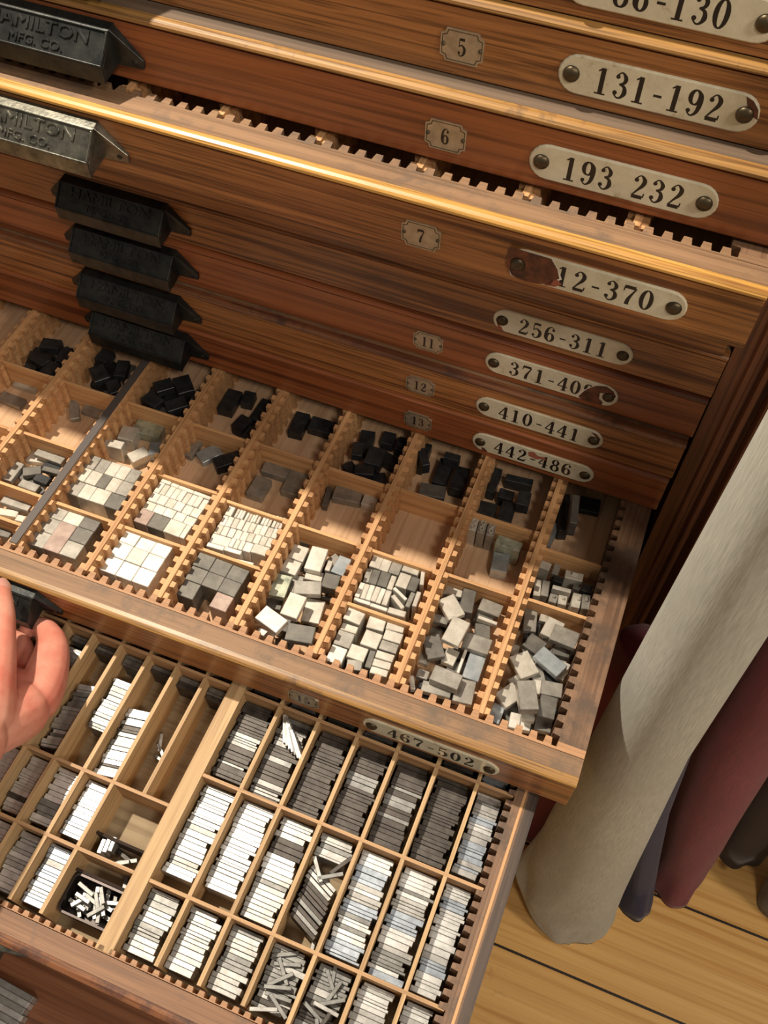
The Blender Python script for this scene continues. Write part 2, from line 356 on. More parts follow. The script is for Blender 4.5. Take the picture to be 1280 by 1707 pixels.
def drawer(name_label,z0,U,dx=0,yaw=0,droop=0,front='oak',edge='oak_edge',top='oak_top',plate_args=None,num=None,px=None,pull_x=None,worn=False,depth=None,open_=False,bottom='bottom',side='oak_top_y',xoff=0.0,XL=XL,rail_in=.0245,xin=-.0197,xtip=-.0249,pitch=W/6,px_=W/6,root=.0205,comb_m='comb',rear=True):
    r=empty('type_case',(dx,0,z0),(droop,0,yaw)); tag(r,name_label,'type case','type cases sliding in the cabinet')
    XE_=XE+xoff; g=.0184; zb=-P+.0054
    f=MB(); f.box(XL,XE_,-U,-U+.016,zb,-.0013); f.build('front_panel',M[front],r,bevel=.0005)
    f=MB(); f.box(XL,XE_,-U+.0022,-U+.016,-.0013,-.0002); f.build('seam',M['inside'],r)
    # groove line under the moulding
    q=[(-U+g,-.0003),(-U+.0012,-.0003),(-U-.0010,.0000),(-U-.0018,.0012),(-U-.0016,.0026),(-U-.0004,.0038),(-U+.0016,.0045),(-U+.0040,.0047),(-U+.0040,.0042),(-U+g,.0042)]
    e=MB(); e.prism([(-U+.0046,-.0002),(-U+.0010,-.0002),(-U-.0010,.0002),(-U-.0019,.0013),(-U-.0017,.0026),(-U-.0005,.0037),(-U+.0015,.0044),(-U+.0046,.0047)][::-1],XL,XE_); e.build('edge_moulding',M[edge],r)
    t=MB(); t.box(XL,XE_,-U+.0047,-U+g-.0003,-.0002,.0047); t.build('rail_top',M[top],r)
    if open_:
        c=MB(); comb(c,XL+.02,XE_-.0195,-U+g+.0002,-U+rail_in+.0016,-U+root,FLO,RZ-.0003,px_,off=.0015); c.box(XE_-.0195,XE_,-U+g+.0002,-U+.0245,FLO,RZ-.0001); c.build('comb_strip',M[comb_m],r)
    yb=(-U+.0245) if open_ else (-U+g)
    back=.17 if not depth else depth
    s=MB()
    if open_: comb(s,yb,back-.012,XE_,xtip,xin,FLO,RZ,pitch,axis='Y',off=.004)
    else: s.box(XE_-.018,XE_,yb,back,FLO,RZ)
    s.build('side_rail',M[side],r)
    s=MB(); s.box(XL,XL+.02,yb,back,FLO,RZ); s.build('side_rail',M[side],r)
    if rear: s=MB(); s.box(XL+.02,XE_-.02,back-.012,back,FLO,RZ); s.build('back_rail',M[side],r)
    s=MB(); s.box(XL,XE_,-U+.016,back,FLO-.006,FLO); s.build('bottom_board',M[bottom],r)
    if plate_args: plate(r,px,U,*plate_args)
    if num: tagplate(r,num[0],U,num[1])
    if pull_x is not None: pull(r,pull_x,U,worn)
    return r
CX=[XR-(7-i)*W for i in range(-6,8)]   # divider positions; index i+6
def DX(i): return XR-(7-i)*W
# ---------------------------------------------------------------- room shell
fl=MB(); fl.box(-2.2,1.6,-2.2,1.2,-.80,-.75); floor=fl.build('floor',wood('pine floorboards',(.62,.32,.085),(.82,.50,.17),'X',.42,.12,wear=((.36,.17,.06),.62),scale=.45,coat=.15)); floor['kind']='structure'
mf=floor.data.materials[0]; N,L,b=nodes(mf); tc=N.new('ShaderNodeTexCoord'); sp=N.new('ShaderNodeSeparateXYZ'); L.new(tc.outputs['Object'],sp.inputs[0])
def mth(op,a,bv=None):
    x=N.new('ShaderNodeMath'); x.operation=op
    for i,v in enumerate((a,bv)):
        if v is None: continue
        if isinstance(v,(int,float)): x.inputs[i].default_value=v
        else: L.new(v,x.inputs[i])
    return x.outputs[0]
q=mth('ADD',sp.outputs[1],2.0-(.2265%.125)+.5*0+ .002*0); # boards 125 mm wide, joints at y=-0.2265 and -0.1015
q=mth('MODULO',mth('ADD',sp.outputs[1],3.0+.1015),.125); gap=mth('LESS_THAN',mth('ABSOLUTE',mth('SUBTRACT',q,.0014)),.0016)
old=b.inputs['Base Color'].links[0].from_socket
kn=N.new('ShaderNodeTexVoronoi'); kn.inputs['Scale'].default_value=9; L.new(tc.outputs['Object'],kn.inputs['Vector'])
kf=ramp(mf,kn.outputs['Distance'],[(.035,(.22,.10,.05)),(.085,(1,1,1))])
c=mix(mf,1.0,old,kf,'MULTIPLY'); c=mix(mf,gap,c,(.02,.012,.008)); L.new(c,b.inputs['Base Color'])
wl=MB(); wl.box(-2.2,1.6,.62,.66,-.75,1.9); wall=wl.build('wall_back',mat('dark plaster wall',(.10,.075,.06),.9)); wall['kind']='structure'
# ---------------------------------------------------------------- cabinet
cb=empty('type_cabinet',(0,0,-.75)); tag(cb,'dark walnut stained printer\'s type cabinet standing on the pine floor','cabinet')
z=lambda v:v+.75
s=MB(); yf=.006
s.prism([(.0045,yf+.012),(.0045,yf),(.016,yf),(.018,yf-.003),(.0215,yf-.003),(.0235,yf+.003),(.0265,yf+.003),(.0285,yf-.002),(.032,yf-.002),(.034,yf+.006),(.037,yf+.006),(.039,yf-.004),(.056,yf-.004),(.058,yf),(.058,yf+.46),(.040,yf+.46),(.040,yf+.012)],z(-.75),z(.33),'Z'); s.build('right_stile',M['cabinet'],cb)
s=MB(); s.box(-.890,-.852,yf,yf+.46,z(-.75),z(.33)); s.build('left_stile',M['cabinet'],cb)
s=MB(); s.box(-.852,.040,yf+.44,yf+.46,z(-.75),z(.33)); s.build('back_board',M['inside'],cb)
s=MB(); s.box(-.852,.0045,yf,yf+.44,z(-.75),z(-.664)); s.build('plinth',M['cabinet'],cb)
s=MB(); s.box(-.90,.075,yf-.025,yf+.47,z(.33),z(.355)); s.build('top_board',M['cabinet'],cb)
# ---------------------------------------------------------------- drawers
BR=[(-.0495+.0,.0105),(-.043,.0103),(-.026,.0100),(-.0215,.004),(-.0195,-.002),(-.0225,-.0045),(-.0235,-.008),(-.030,-.0095),(-.038,-.0103),(-.046,-.009),(-.0503,-.002),(-.0500,.006)]
CHR=[(.0265,-.0102),(.0225,-.0080),(.0255,-.001),(.0285,.0035),(.033,.0080),(.040,.0102),(.046,.0075),(.0488,.003),(.0470,-.001),(.0425,.0035),(.037,.002),(.0375,-.004),(.041,-.0065),(.0405,-.0098),(.036,-.0102)]
drawer('oak drawer front with white range plate 86-130 at top edge of photo',6*P,.030,front='oak',edge='oak_edge_mid',top='oak_top_dark',plate_args=('86-130',),px=-.1335,pull_x=-.39,num=(-.187,'4'))
drawer('oak drawer front with number tag 5 and range plate 131-192',5*P,.0340,front='oak',edge='oak_edge_mid',top='oak_top_dark',plate_args=('131-192',{'chips':[([(.0415,.0093),(.0455,.0078),(.049,.004),(.0503,-.001),(.047,.000),(.0445,.002)],'rust')]}),px=-.1284,num=(-.187,'5'),pull_x=-.392)
drawer('oak drawer front with number tag 6 and range plate 193 232',4*P,.0497,front='oak_b',edge='oak_edge_mid',top='oak_top_dark',plate_args=('193 232',),px=-.1326,num=(-.187,'6'),pull_x=-.389)
D7=drawer('slightly opened oak drawer with number tag 7 and chipped range plate',3*P,.0813,yaw=-.0033,droop=.0302,front='oak',plate_args=('312-370',{'skip':[0],'chips':[(BR,'rust'),([(-.027,-.0095),(-.021,-.0085),(-.0175,-.0055),(-.0205,-.003),(-.024,-.005)],'rust_red')]}),px=-.1295,num=(-.187,'7'),pull_x=-.3915,worn=True,open_=True,comb_m='oak_top',depth=.05)
for i in range(-6,8):
    if i>=-5 and i<7: toothed(D7,DX(i),-.0563,.034,FLO,RZ-.001,.0020,.0062,.0104,M['divider'])
drawer('closed oak drawer front hidden in shadow under the opened drawer 7, upper one',2*P,0,front='oak',pull_x=-.4105)
drawer('closed oak drawer front hidden just above range plate 256-311',1*P,0.0,front='oak')
drawer('closed oak drawer front with range plate 256-311',0,-.003,xoff=.0040,front='oak',edge='oak',plate_args=('256-311',{'chips':[([(-.047,-.0035),(-.0435,-.006),(-.0415,-.0095),(-.046,-.0085)],'rust_red')]}),px=-.1493,pull_x=-.4130)
drawer('closed oak drawer front with number tag 11 and range plate 371-409',-P,-.0018,xoff=.0034,front='oak_b',edge='oak_b',plate_args=('371-409',{'chips':[(CHR,'rust')]}),px=-.1500,num=(-.2022,'11'),pull_x=-.4120)
drawer('closed oak drawer front with number tag 12 and range plate 410-441',-2*P,.0051,xoff=.0012,front='oak',edge='oak_edge_dark',plate_args=('410-441',{'chips':[([(.040,.0085),(.044,.0085),(.0485,.0035),(.0475,.001),(.0440,.0055)],'rust')]}),px=-.1505,num=(-.2035,'12'),pull_x=-.4120)
drawer('closed oak drawer front with number tag 13 and range plate 442-486',-3*P,.0054,front='oak_b',edge='oak_b',plate_args=('442-486',{'chips':[([(-.0040,.0065),(.0005,.0085),(.004,.0050),(.0095,.0060),(.0115,.0035),(.0070,.0025),(.003,.0005),(-.003,.0018)],'rust_red'),([(-.042,-.0055),(-.039,-.006),(-.036,-.0095),(-.041,-.0095)],'rust')]}),px=-.1488,num=(-.2030,'13'),pull_x=-.4110)
A15=((-.0034,0,-4*P),(-.0089,0,.0157)); A16=((-.0186,0,-5*P),(.0353,0,.0024))
D15=drawer('upper wide open drawer of metal blocks, range plate 467-502',-4*P,.2454,dx=-.0034,yaw=.0157,droop=-.0089,front='oak',edge='oak_edge_mid',plate_args=('467-502',),px=-.1463+.0015,num=(-.1975,'15'),pull_x=-.412,open_=True)
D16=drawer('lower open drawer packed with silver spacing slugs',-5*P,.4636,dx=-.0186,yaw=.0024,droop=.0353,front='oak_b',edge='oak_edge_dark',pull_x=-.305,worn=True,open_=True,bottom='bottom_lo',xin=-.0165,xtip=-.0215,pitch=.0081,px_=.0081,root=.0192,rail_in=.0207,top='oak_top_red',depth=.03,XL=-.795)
ln=MB(); ln.box(-.0108,-.0088,-.4395,.02,RZ,RZ+.0002); ln.build('worn_line',M['divider'],D16)
ln=MB(); ln.box(-.0072,XE+.0001,-.4395,.02,RZ-.0001,RZ+.0002); ln.build('dark_edge_band',M['dark_rail'],D16)
D17=drawer('lowest open case with bare red brown bottom at lower left photo corner',-7*P,.640,dx=-.035,front='oak_b',edge='oak_edge_dark',open_=True,bottom='red_board',depth=.03,XL=-.78)
for k in (6,8,9,10,11): drawer('closed oak drawer front near the floor, %s below the open drawers'%['first','second','third','fourth','fifth'][(6,8,9,10,11).index(k)],-k*P,0,front='oak' if k%2 else 'oak_b',edge='oak_edge_dark',pull_x=-.412)
# dividers of the upper open drawer
for i in range(-5,7):
    toothed(D15,DX(i),-.2205,.155,FLO,RZ-.0004,.0019,.0060,.0104,M['divider'],off=.001)
st=MB(); st.box(DX(0)-.0035,DX(0)+.0030,-.2195,-.012,RZ-.0004,RZ+.0008); o=st.build('cover_strip',M['lead_strip'],D15); o['label']='dark strip laid along a divider'
CR={-2:(.056,.1195),-1:(.056,.1185,.170,.1993),0:(.0565,.1705),1:(.0570,.1150,.171),2:(.0565,.1190,.167),3:(.0575,.1190),4:(.0560,.1195,.1700),5:(.0565,.1185),6:(.0680,.1165)}
for i,us in CR.items():
    for u in us:
        c=MB(); x1=DX(i+1)-.0024 if i<6 else -.0200
        c.box(DX(i)+.0024,x1,-u-.0013,-u+.0013,FLO,-.0030); c.build('cross_divider',M['divider_x'],D15)
# dividers of the lower open drawer
V=[-.0439-(5-i)*.031 for i in range(6)]
def vbox(name,x0,x1,u0,u1,zt,mm,par=D16):
    c=MB(); c.box(x0,x1,-u1,-u0,FLO,zt); return c.build(name,mm,par)
LV=[-.2610,-.2852,-.3094,-.3336,-.3578,-.3820,-.4062]
ROW=[(.150,.2473),(.2497,.3154),(.3178,.3930),(.3954,.4395)]
LROW=[(.150,.2473),(.2497,.3438),(.3462,.3926),(.3950,.4395)]
for i,x in enumerate(V):
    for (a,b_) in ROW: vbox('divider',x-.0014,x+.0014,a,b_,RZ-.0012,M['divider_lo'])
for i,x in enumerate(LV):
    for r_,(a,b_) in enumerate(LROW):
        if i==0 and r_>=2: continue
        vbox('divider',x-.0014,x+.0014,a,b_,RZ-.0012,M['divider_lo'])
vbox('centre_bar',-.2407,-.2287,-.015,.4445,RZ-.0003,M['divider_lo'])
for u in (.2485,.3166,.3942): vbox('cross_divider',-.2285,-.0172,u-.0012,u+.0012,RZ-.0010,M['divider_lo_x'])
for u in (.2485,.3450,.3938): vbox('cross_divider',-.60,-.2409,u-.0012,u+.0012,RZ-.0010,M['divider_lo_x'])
for u in (.3774,.4045): vbox('cross_divider',-.2838,-.2409,u-.0010,u+.0010,-.012,M['inside'])
# ---------------------------------------------------------------- metal blocks in the upper open drawer
def frame_m(A): return Matrix.Translation(A[0])@Euler(A[1]).to_matrix().to_4x4()
F15=frame_m(A15); F16=frame_m(A16)
ORD=lambda n:'%d%s'%(n,'th' if 10<=n%100<=20 else {1:'st',2:'nd',3:'rd'}.get(n%10,'th'))
COLW={6:'rightmost',5:'second',4:'third',3:'fourth',2:'fifth',1:'sixth',0:'seventh',-1:'eighth',-2:'ninth'}
ROWW={1:'back',2:'second',3:'third',4:'front',5:'frontmost'}
PIECES={
'C0r3':[(-.439,.1225,.0093,.0135,.0127,-.0065,.0225,'M'),(-.4295,.1226,.0093,.0135,.0058,-.0069,.0221,'M'),(-.42,.1226,.0093,.0136,-.001,-.0065,.0225,'L'),(-.4106,.1227,.0093,.0136,-.0078,-.0062,.0228,'L'),(-.4011,.1228,.0093,.0137,-.0146,-.0062,.0228,'M'),(-.4395,.1361,.009,.0135,.0147,-.0065,.0225,'L'),(-.4298,.1362,.01,.0135,.0078,-.0065,.0225,'L'),(-.4204,.1363,.0085,.0136,.0011,-.0065,.0225,'D'),(-.4112,.1364,.0095,.0136,-.0053,-.0065,.0225,'L'),(-.4011,.1365,.0105,.0137,-.0124,-.0062,.0228,'M'),(-.4387,.15,.0112,.0139,.0157,-.0072,.0218,'M'),(-.4277,.1502,.0107,.014,.008,-.0069,.0221,'L'),(-.4154,.1503,.0136,.014,-.0005,-.0065,.0225,'L'),(-.4018,.1505,.0131,.0141,-.0099,-.0065,.0225,'D')],
'C0r4':[(-.438,.1758,.0135,.0135,-0,-.0072,.0218,'M'),(-.424,.1756,.0144,.0135,-.0016,-.0072,.0218,'L'),(-.4095,.1753,.0144,.0135,-.0031,-.0069,.0221,'D'),(-.438,.1895,.0136,.0135,.001,-.0069,.0221,'M'),(-.4243,.1963,.0144,.0276,-.0001,-.0065,.0225,'R'),(-.4096,.189,.0144,.0135,-.0022,-.0065,.0225,'D'),(-.438,.2033,.0136,.0139,.002,-.0069,.0221,'M'),(-.4098,.2029,.0145,.014,-.0012,-.0065,.0225,'M')],
'C1r3':[(-.374,.1177,.0089,.0035,.0352,-.0065,.0225,'W'),(-.3658,.1181,.0071,.0035,.0356,-.0069,.0221,'W'),(-.3554,.1185,.0135,.0035,.0362,-.0069,.0221,'W'),(-.3408,.1191,.0153,.0034,.037,-.0065,.0225,'W'),(-.3762,.125,.0049,.0108,.0331,-.0065,.0225,'W'),(-.3712,.1252,.0049,.0108,.0334,-.0069,.0221,'L'),(-.3661,.1253,.0049,.0108,.0337,-.0069,.0221,'W'),(-.3611,.1255,.0049,.0107,.0339,-.0069,.0221,'W'),(-.356,.1257,.0049,.0107,.0342,-.0065,.0225,'W'),(-.351,.1259,.0049,.0107,.0345,-.0072,.0218,'L'),(-.3459,.1261,.0049,.0106,.0347,-.0069,.0221,'W'),(-.3409,.1263,.0049,.0106,.035,-.0062,.0228,'W'),(-.3359,.1265,.0049,.0106,.0353,-.0072,.0218,'W'),(-.3752,.1351,.0074,.009,.0305,-.0065,.0225,'W'),(-.3677,.1353,.0074,.009,.0309,-.0065,.0225,'W'),(-.3601,.1356,.0074,.0089,.0313,-.0065,.0225,'L'),(-.3526,.1358,.0074,.0089,.0317,-.0062,.0228,'W'),(-.345,.1361,.0074,.0088,.0321,-.0069,.0221,'W'),(-.3374,.1363,.0074,.0088,.0325,-.0065,.0225,'W'),(-.3747,.1438,.0089,.0081,.0282,-.0072,.0218,'L'),(-.3657,.144,.0089,.008,.0287,-.0069,.0221,'W'),(-.3566,.1443,.0089,.008,.0292,-.0065,.0225,'W'),(-.3475,.1445,.0089,.008,.0297,-.0069,.0221,'W'),(-.3385,.1448,.0089,.0079,.0302,-.0072,.0218,'W'),(-.3737,.1547,.0116,.0135,.0253,-.0069,.0221,'R'),(-.3606,.155,.0143,.0134,.026,-.0072,.0218,'D'),(-.3461,.1554,.0143,.0133,.0268,-.0065,.0225,'L'),(-.3366,.1556,.0044,.0133,.0273,-.0062,.0228,'W')],
'C1r4':[(-.3734,.1758,.0134,.0137,.0342,-.0062,.0228,'W'),(-.3598,.1762,.0134,.0136,.0299,-.0072,.0218,'W'),(-.346,.1766,.0139,.0134,.0255,-.0069,.0221,'W'),(-.3739,.1896,.0136,.0137,.0284,-.0062,.0228,'W'),(-.3602,.1899,.0136,.0136,.0241,-.0062,.0228,'L'),(-.3463,.1902,.014,.0134,.0197,-.0065,.0225,'W'),(-.3744,.2037,.0137,.0141,.0226,-.0065,.0225,'W'),(-.3606,.2038,.0137,.014,.0183,-.0069,.0221,'W'),(-.3465,.2039,.0141,.0138,.0139,-.0069,.0221,'W')],
'C2r3':[(-.3133,.1235,.0056,.0119,-.0357,-.0065,.0225,'W'),(-.3073,.1231,.0024,.0119,-.0357,-.0065,.0225,'L'),(-.3047,.1229,.0024,.0119,-.0357,-.0065,.0225,'W'),(-.3022,.1227,.0024,.0119,-.0357,-.0062,.0228,'W'),(-.2988,.1224,.0023,.0118,-.0357,-.0069,.0221,'W'),(-.2963,.1222,.0023,.0118,-.0357,-.0072,.0218,'L'),(-.2938,.1221,.0023,.0118,-.0357,-.0072,.0218,'W'),(-.2914,.1219,.0023,.0118,-.0356,-.0062,.0228,'W'),(-.2889,.1217,.0023,.0117,-.0356,-.0069,.0221,'L'),(-.2849,.1214,.0025,.0117,-.0356,-.0065,.0225,'W'),(-.2822,.1212,.0025,.0117,-.0356,-.0065,.0225,'W'),(-.2795,.121,.0025,.0117,-.0356,-.0065,.0225,'L'),(-.2758,.1207,.0027,.0116,-.0356,-.0062,.0228,'W'),(-.2729,.1205,.0027,.0116,-.0356,-.0065,.0225,'L'),(-.2701,.1203,.0027,.0116,-.0356,-.0062,.0228,'L'),(-.3138,.1345,.0046,.0097,-.0396,-.0069,.0221,'W'),(-.309,.1341,.0046,.0097,-.0396,-.0065,.0225,'W'),(-.3043,.1337,.0046,.0096,-.0396,-.0069,.0221,'L'),(-.2995,.1334,.0046,.0096,-.0396,-.0062,.0228,'W'),(-.2948,.133,.0046,.0096,-.0395,-.0072,.0218,'W'),(-.2901,.1326,.0046,.0095,-.0395,-.0069,.0221,'L'),(-.2853,.1322,.0046,.0095,-.0395,-.0072,.0218,'W'),(-.2806,.1318,.0046,.0095,-.0395,-.0065,.0225,'W'),(-.2758,.1314,.0046,.0094,-.0395,-.0069,.0221,'L'),(-.2711,.131,.0046,.0094,-.0395,-.0065,.0225,'W'),(-.3135,.1439,.0051,.0088,-.0429,-.0065,.0225,'L'),(-.3083,.1435,.0051,.0088,-.0429,-.0065,.0225,'W'),(-.303,.143,.0051,.0087,-.0429,-.0069,.0221,'W'),(-.2977,.1425,.0051,.0087,-.0429,-.0072,.0218,'W'),(-.2925,.142,.0051,.0087,-.0429,-.0072,.0218,'W'),(-.2872,.1416,.0051,.0086,-.0428,-.0065,.0225,'L'),(-.2819,.1411,.0051,.0086,-.0428,-.0065,.0225,'W'),(-.2767,.1406,.0051,.0086,-.0428,-.0069,.0221,'L'),(-.2714,.1402,.0051,.0085,-.0428,-.0065,.0225,'W'),(-.3081,.1524,.016,.0088,-.0461,-.0069,.0221,'W'),(-.2982,.1514,.0037,.0087,-.046,-.0062,.0228,'W'),(-.2944,.1511,.0037,.0087,-.046,-.0065,.0225,'L'),(-.2906,.1507,.0037,.0087,-.046,-.0065,.0225,'W'),(-.2854,.1502,.0065,.0086,-.046,-.0069,.0221,'W'),(-.2754,.1492,.0132,.0086,-.046,-.0065,.0225,'L'),(-.3091,.1589,.0141,.0039,-.0484,-.0069,.0221,'W'),(-.2949,.1575,.0141,.0038,-.0483,-.0069,.0221,'W'),(-.2817,.1639,.0139,.0033,-.1123,-.007,.0225,'W')],
'C2r4':[(-.3107,.1744,.0141,.013,.0145,-.0065,.0225,'D'),(-.2965,.175,.0141,.0129,.0234,-.0069,.0221,'D'),(-.282,.1756,.0145,.0128,.0325,-.0069,.0221,'D'),(-.3105,.1876,.0139,.013,.0111,-.0069,.0221,'D'),(-.2965,.1881,.0139,.0129,.02,-.0065,.0225,'D'),(-.2823,.1886,.0143,.0128,.0291,-.0062,.0228,'D'),(-.3103,.2012,.0136,.0139,.0075,-.0072,.0218,'D'),(-.2826,.202,.014,.0137,.0254,-.0065,.0225,'R')],
'C4r3':[(-.1881,.1249,.0084,.0126,-.0093,-.007,.0225,'L'),(-.1804,.1252,.0071,.0125,-.015,-.007,.0225,'L'),(-.1723,.1254,.0084,.0115,-.026,-.007,.0225,'M'),(-.161,.1231,.0132,.0052,-.0015,-.007,.0225,'L'),(-.1898,.1395,.0047,.0125,-.1085,-.007,.0225,'M'),(-.1844,.139,.0062,.0133,-.0749,-.007,.0225,'D'),(-.1771,.1383,.0079,.0133,-.0643,-.007,.0225,'D'),(-.1705,.1388,.0043,.0128,-.0447,-.007,.0225,'L'),(-.1629,.1338,.0091,.013,-.0066,-.007,.0225,'L'),(-.1546,.1338,.007,.0127,.0021,-.007,.0225,'D'),(-.1907,.1536,.0039,.0135,-.0079,-.007,.0225,'W'),(-.1866,.1534,.0038,.0136,-.0656,-.007,.0225,'L'),(-.1826,.153,.004,.0137,-.0651,-.007,.0225,'W'),(-.1782,.1527,.0043,.0135,-.0257,-.007,.0225,'L'),(-.174,.1527,.0038,.0136,-.0163,-.007,.0225,'W'),(-.1695,.1527,.0043,.0134,-.0613,-.007,.0225,'L'),(-.1613,.1455,.0139,.0027,.4729,-.007,.0225,'W'),(-.1605,.1526,.0135,.0035,.5967,-.007,.0225,'L'),(-.1523,.1476,.0037,.0135,.0103,-.007,.0225,'M'),(-.148,.1453,.0036,.0136,-.0487,-.007,.0225,'L'),(-.1855,.1623,.0131,.0031,-.0284,-.007,.0225,'W'),(-.172,.1624,.0135,.0032,-.0064,-.007,.0225,'W'),(-.158,.1614,.0137,.0052,-.061,-.007,.0225,'L'),(-.1503,.1257,.0032,.0134,-.2432,-.007,.0225,'W')],
'C4r4':[(-.1861,.1768,.0138,.0107,.0726,-.006,.0235,'L'),(-.1688,.1755,.0131,.0108,-.0973,-.0075,.022,'L'),(-.1547,.1737,.0135,.0061,-.104,-.0075,.022,'L'),(-.1859,.1869,.0124,.0061,-.0293,-.0075,.022,'L'),(-.1861,.1965,.0127,.0125,-.0209,-.0075,.022,'M'),(-.1672,.1901,.013,.0129,.0063,-.006,.0235,'L'),(-.1535,.1814,.0138,.0085,-.0454,-.0075,.022,'L'),(-.1534,.1903,.0135,.008,-.0261,-.0075,.022,'M'),(-.1864,.2104,.012,.0138,.0017,-.0075,.022,'W'),(-.1728,.2033,.0133,.0114,-.0095,-.0075,.022,'L'),(-.1714,.2132,.0111,.0081,-.2456,-.0075,.022,'M'),(-.1624,.2046,.0046,.0142,-.0814,-.0075,.022,'D'),(-.1534,.1986,.0135,.0063,-.0448,-.0075,.022,'L'),(-.1532,.2053,.0133,.006,-.0683,-.0075,.022,'L'),(-.1529,.2116,.013,.0056,-.0722,-.0075,.022,'L')],
'C3r3':[(-.2415,.1607,.0108,.0155,-.1564,-.0187,.0108,'M'),(-.2342,.1936,.0124,.0169,-.1266,-.0185,.011,'D'),(-.2399,.1354,.0116,.0157,1.1663,-.0196,.0099,'D'),(-.2259,.1643,.012,.0158,-.1582,-.0216,.0079,'D'),(-.2285,.21,.0099,.0144,1.1985,-.0209,.0086,'D'),(-.2225,.1459,.0115,.0204,-.9313,-.0219,.0076,'K'),(-.2171,.1908,.0093,.0213,.1234,-.0202,.0093,'K'),(-.2196,.1306,.011,.0153,-1.1135,-.0199,.0096,'M'),(-.2477,.1155,.0198,.0096,-.1069,-.0238,.0055,'D'),(-.2143,.1603,.0095,.004,-.0545,-.0238,.0055,'D'),(-.2512,.1798,.013,.0103,-.1622,-.0238,.0055,'D'),(-.2433,.2101,.0134,.0049,.1001,-.0152,.0055,'W'),(-.2137,.1347,.0107,.0169,.0628,-.0142,.0055,'B'),(-.2226,.1384,.0041,.0096,-.06,-.0142,.0055,'L'),(-.2302,.1501,.0139,.0084,-.1539,-.0162,.0055,'L'),(-.2285,.1124,.0146,.0078,.0598,-.0238,.0055,'L'),(-.2151,.1521,.0128,.013,-.1091,-.0117,.01,'D'),(-.2491,.1365,.0127,.0139,-.0197,-.0139,.0055,'L'),(-.2493,.1507,.0131,.0127,.0171,-.013,.0055,'L'),(-.2332,.1383,.0132,.0217,-.0966,-.0105,.0055,'W'),(-.2279,.1671,.0208,.0117,-.3389,-.006,.0055,'M'),(-.2498,.1692,.0132,.0198,-.1014,-.013,.0055,'G'),(-.2182,.1797,.0142,.02,-.1409,-.0145,.0055,'L'),(-.2299,.1879,.0135,.0198,-.0062,-.0003,.0055,'L'),(-.2145,.2101,.0202,.0139,-.1885,.0054,.0055,'D'),(-.2386,.2072,.0205,.0131,.2942,.0054,.0055,'W')],
'C5r3':[(-.1122,.1721,.009,.0196,1.0958,-.0222,.0073,'D'),(-.1175,.1474,.0131,.0168,-.9674,-.0205,.009,'K'),(-.1019,.1985,.0146,.0196,-.5082,-.0189,.0106,'D'),(-.1005,.1797,.009,.0208,1.2264,-.0213,.0082,'D'),(-.0962,.1316,.0136,.0165,.2084,-.0205,.009,'D'),(-.0957,.1587,.0098,.0201,.1224,-.0216,.0079,'K'),(-.1194,.2049,.0113,.0149,.0308,-.0207,.0088,'K'),(-.1158,.1309,.0109,.0146,-1.1365,-.021,.0085,'K'),(-.1257,.1218,.0143,.0109,-.1202,-.0158,.005,'L'),(-.113,.1089,.0139,.0049,-.0562,-.0243,.005,'M'),(-.1272,.1502,.013,.0073,-.0821,-.0153,.005,'M'),(-.1287,.1579,.0113,.0088,-.0903,-.0243,.005,'M'),(-.1286,.1803,.0094,.0105,.0146,-.0243,.005,'L'),(-.1239,.1979,.0088,.007,-.0117,-.0155,.005,'M'),(-.1099,.1768,.0097,.013,.0866,-.0161,.005,'L'),(-.0943,.1267,.0173,.0111,.0543,-.0153,.005,'M'),(-.094,.1479,.0115,.0132,-.2887,-.0164,.005,'D'),(-.129,.207,.0038,.0113,-.4673,-.0155,.005,'W'),(-.1006,.1785,.0022,.0204,-.0124,-.0137,.005,'W'),(-.093,.1404,.0151,.0028,.0326,-.0112,.005,'W'),(-.112,.13,.0103,.0203,-.1292,-.0108,.01,'D'),(-.1214,.1429,.0137,.019,-.7956,-.0056,.005,'L'),(-.1236,.1763,.0135,.019,-.5711,-.0109,.005,'D'),(-.1107,.2063,.0216,.0088,-.1057,-.0137,.005,'M'),(-.0915,.2005,.0144,.0187,-.1268,-.0137,.005,'M'),(-.0909,.1777,.0125,.0228,-.0192,-.0161,.005,'B'),(-.0946,.1619,.0205,.0131,-.016,-.0109,.005,'M'),(-.1113,.1637,.0135,.0218,.107,-.0004,.005,'L'),(-.1065,.1989,.0214,.0124,.0375,-.0055,.008,'M')],
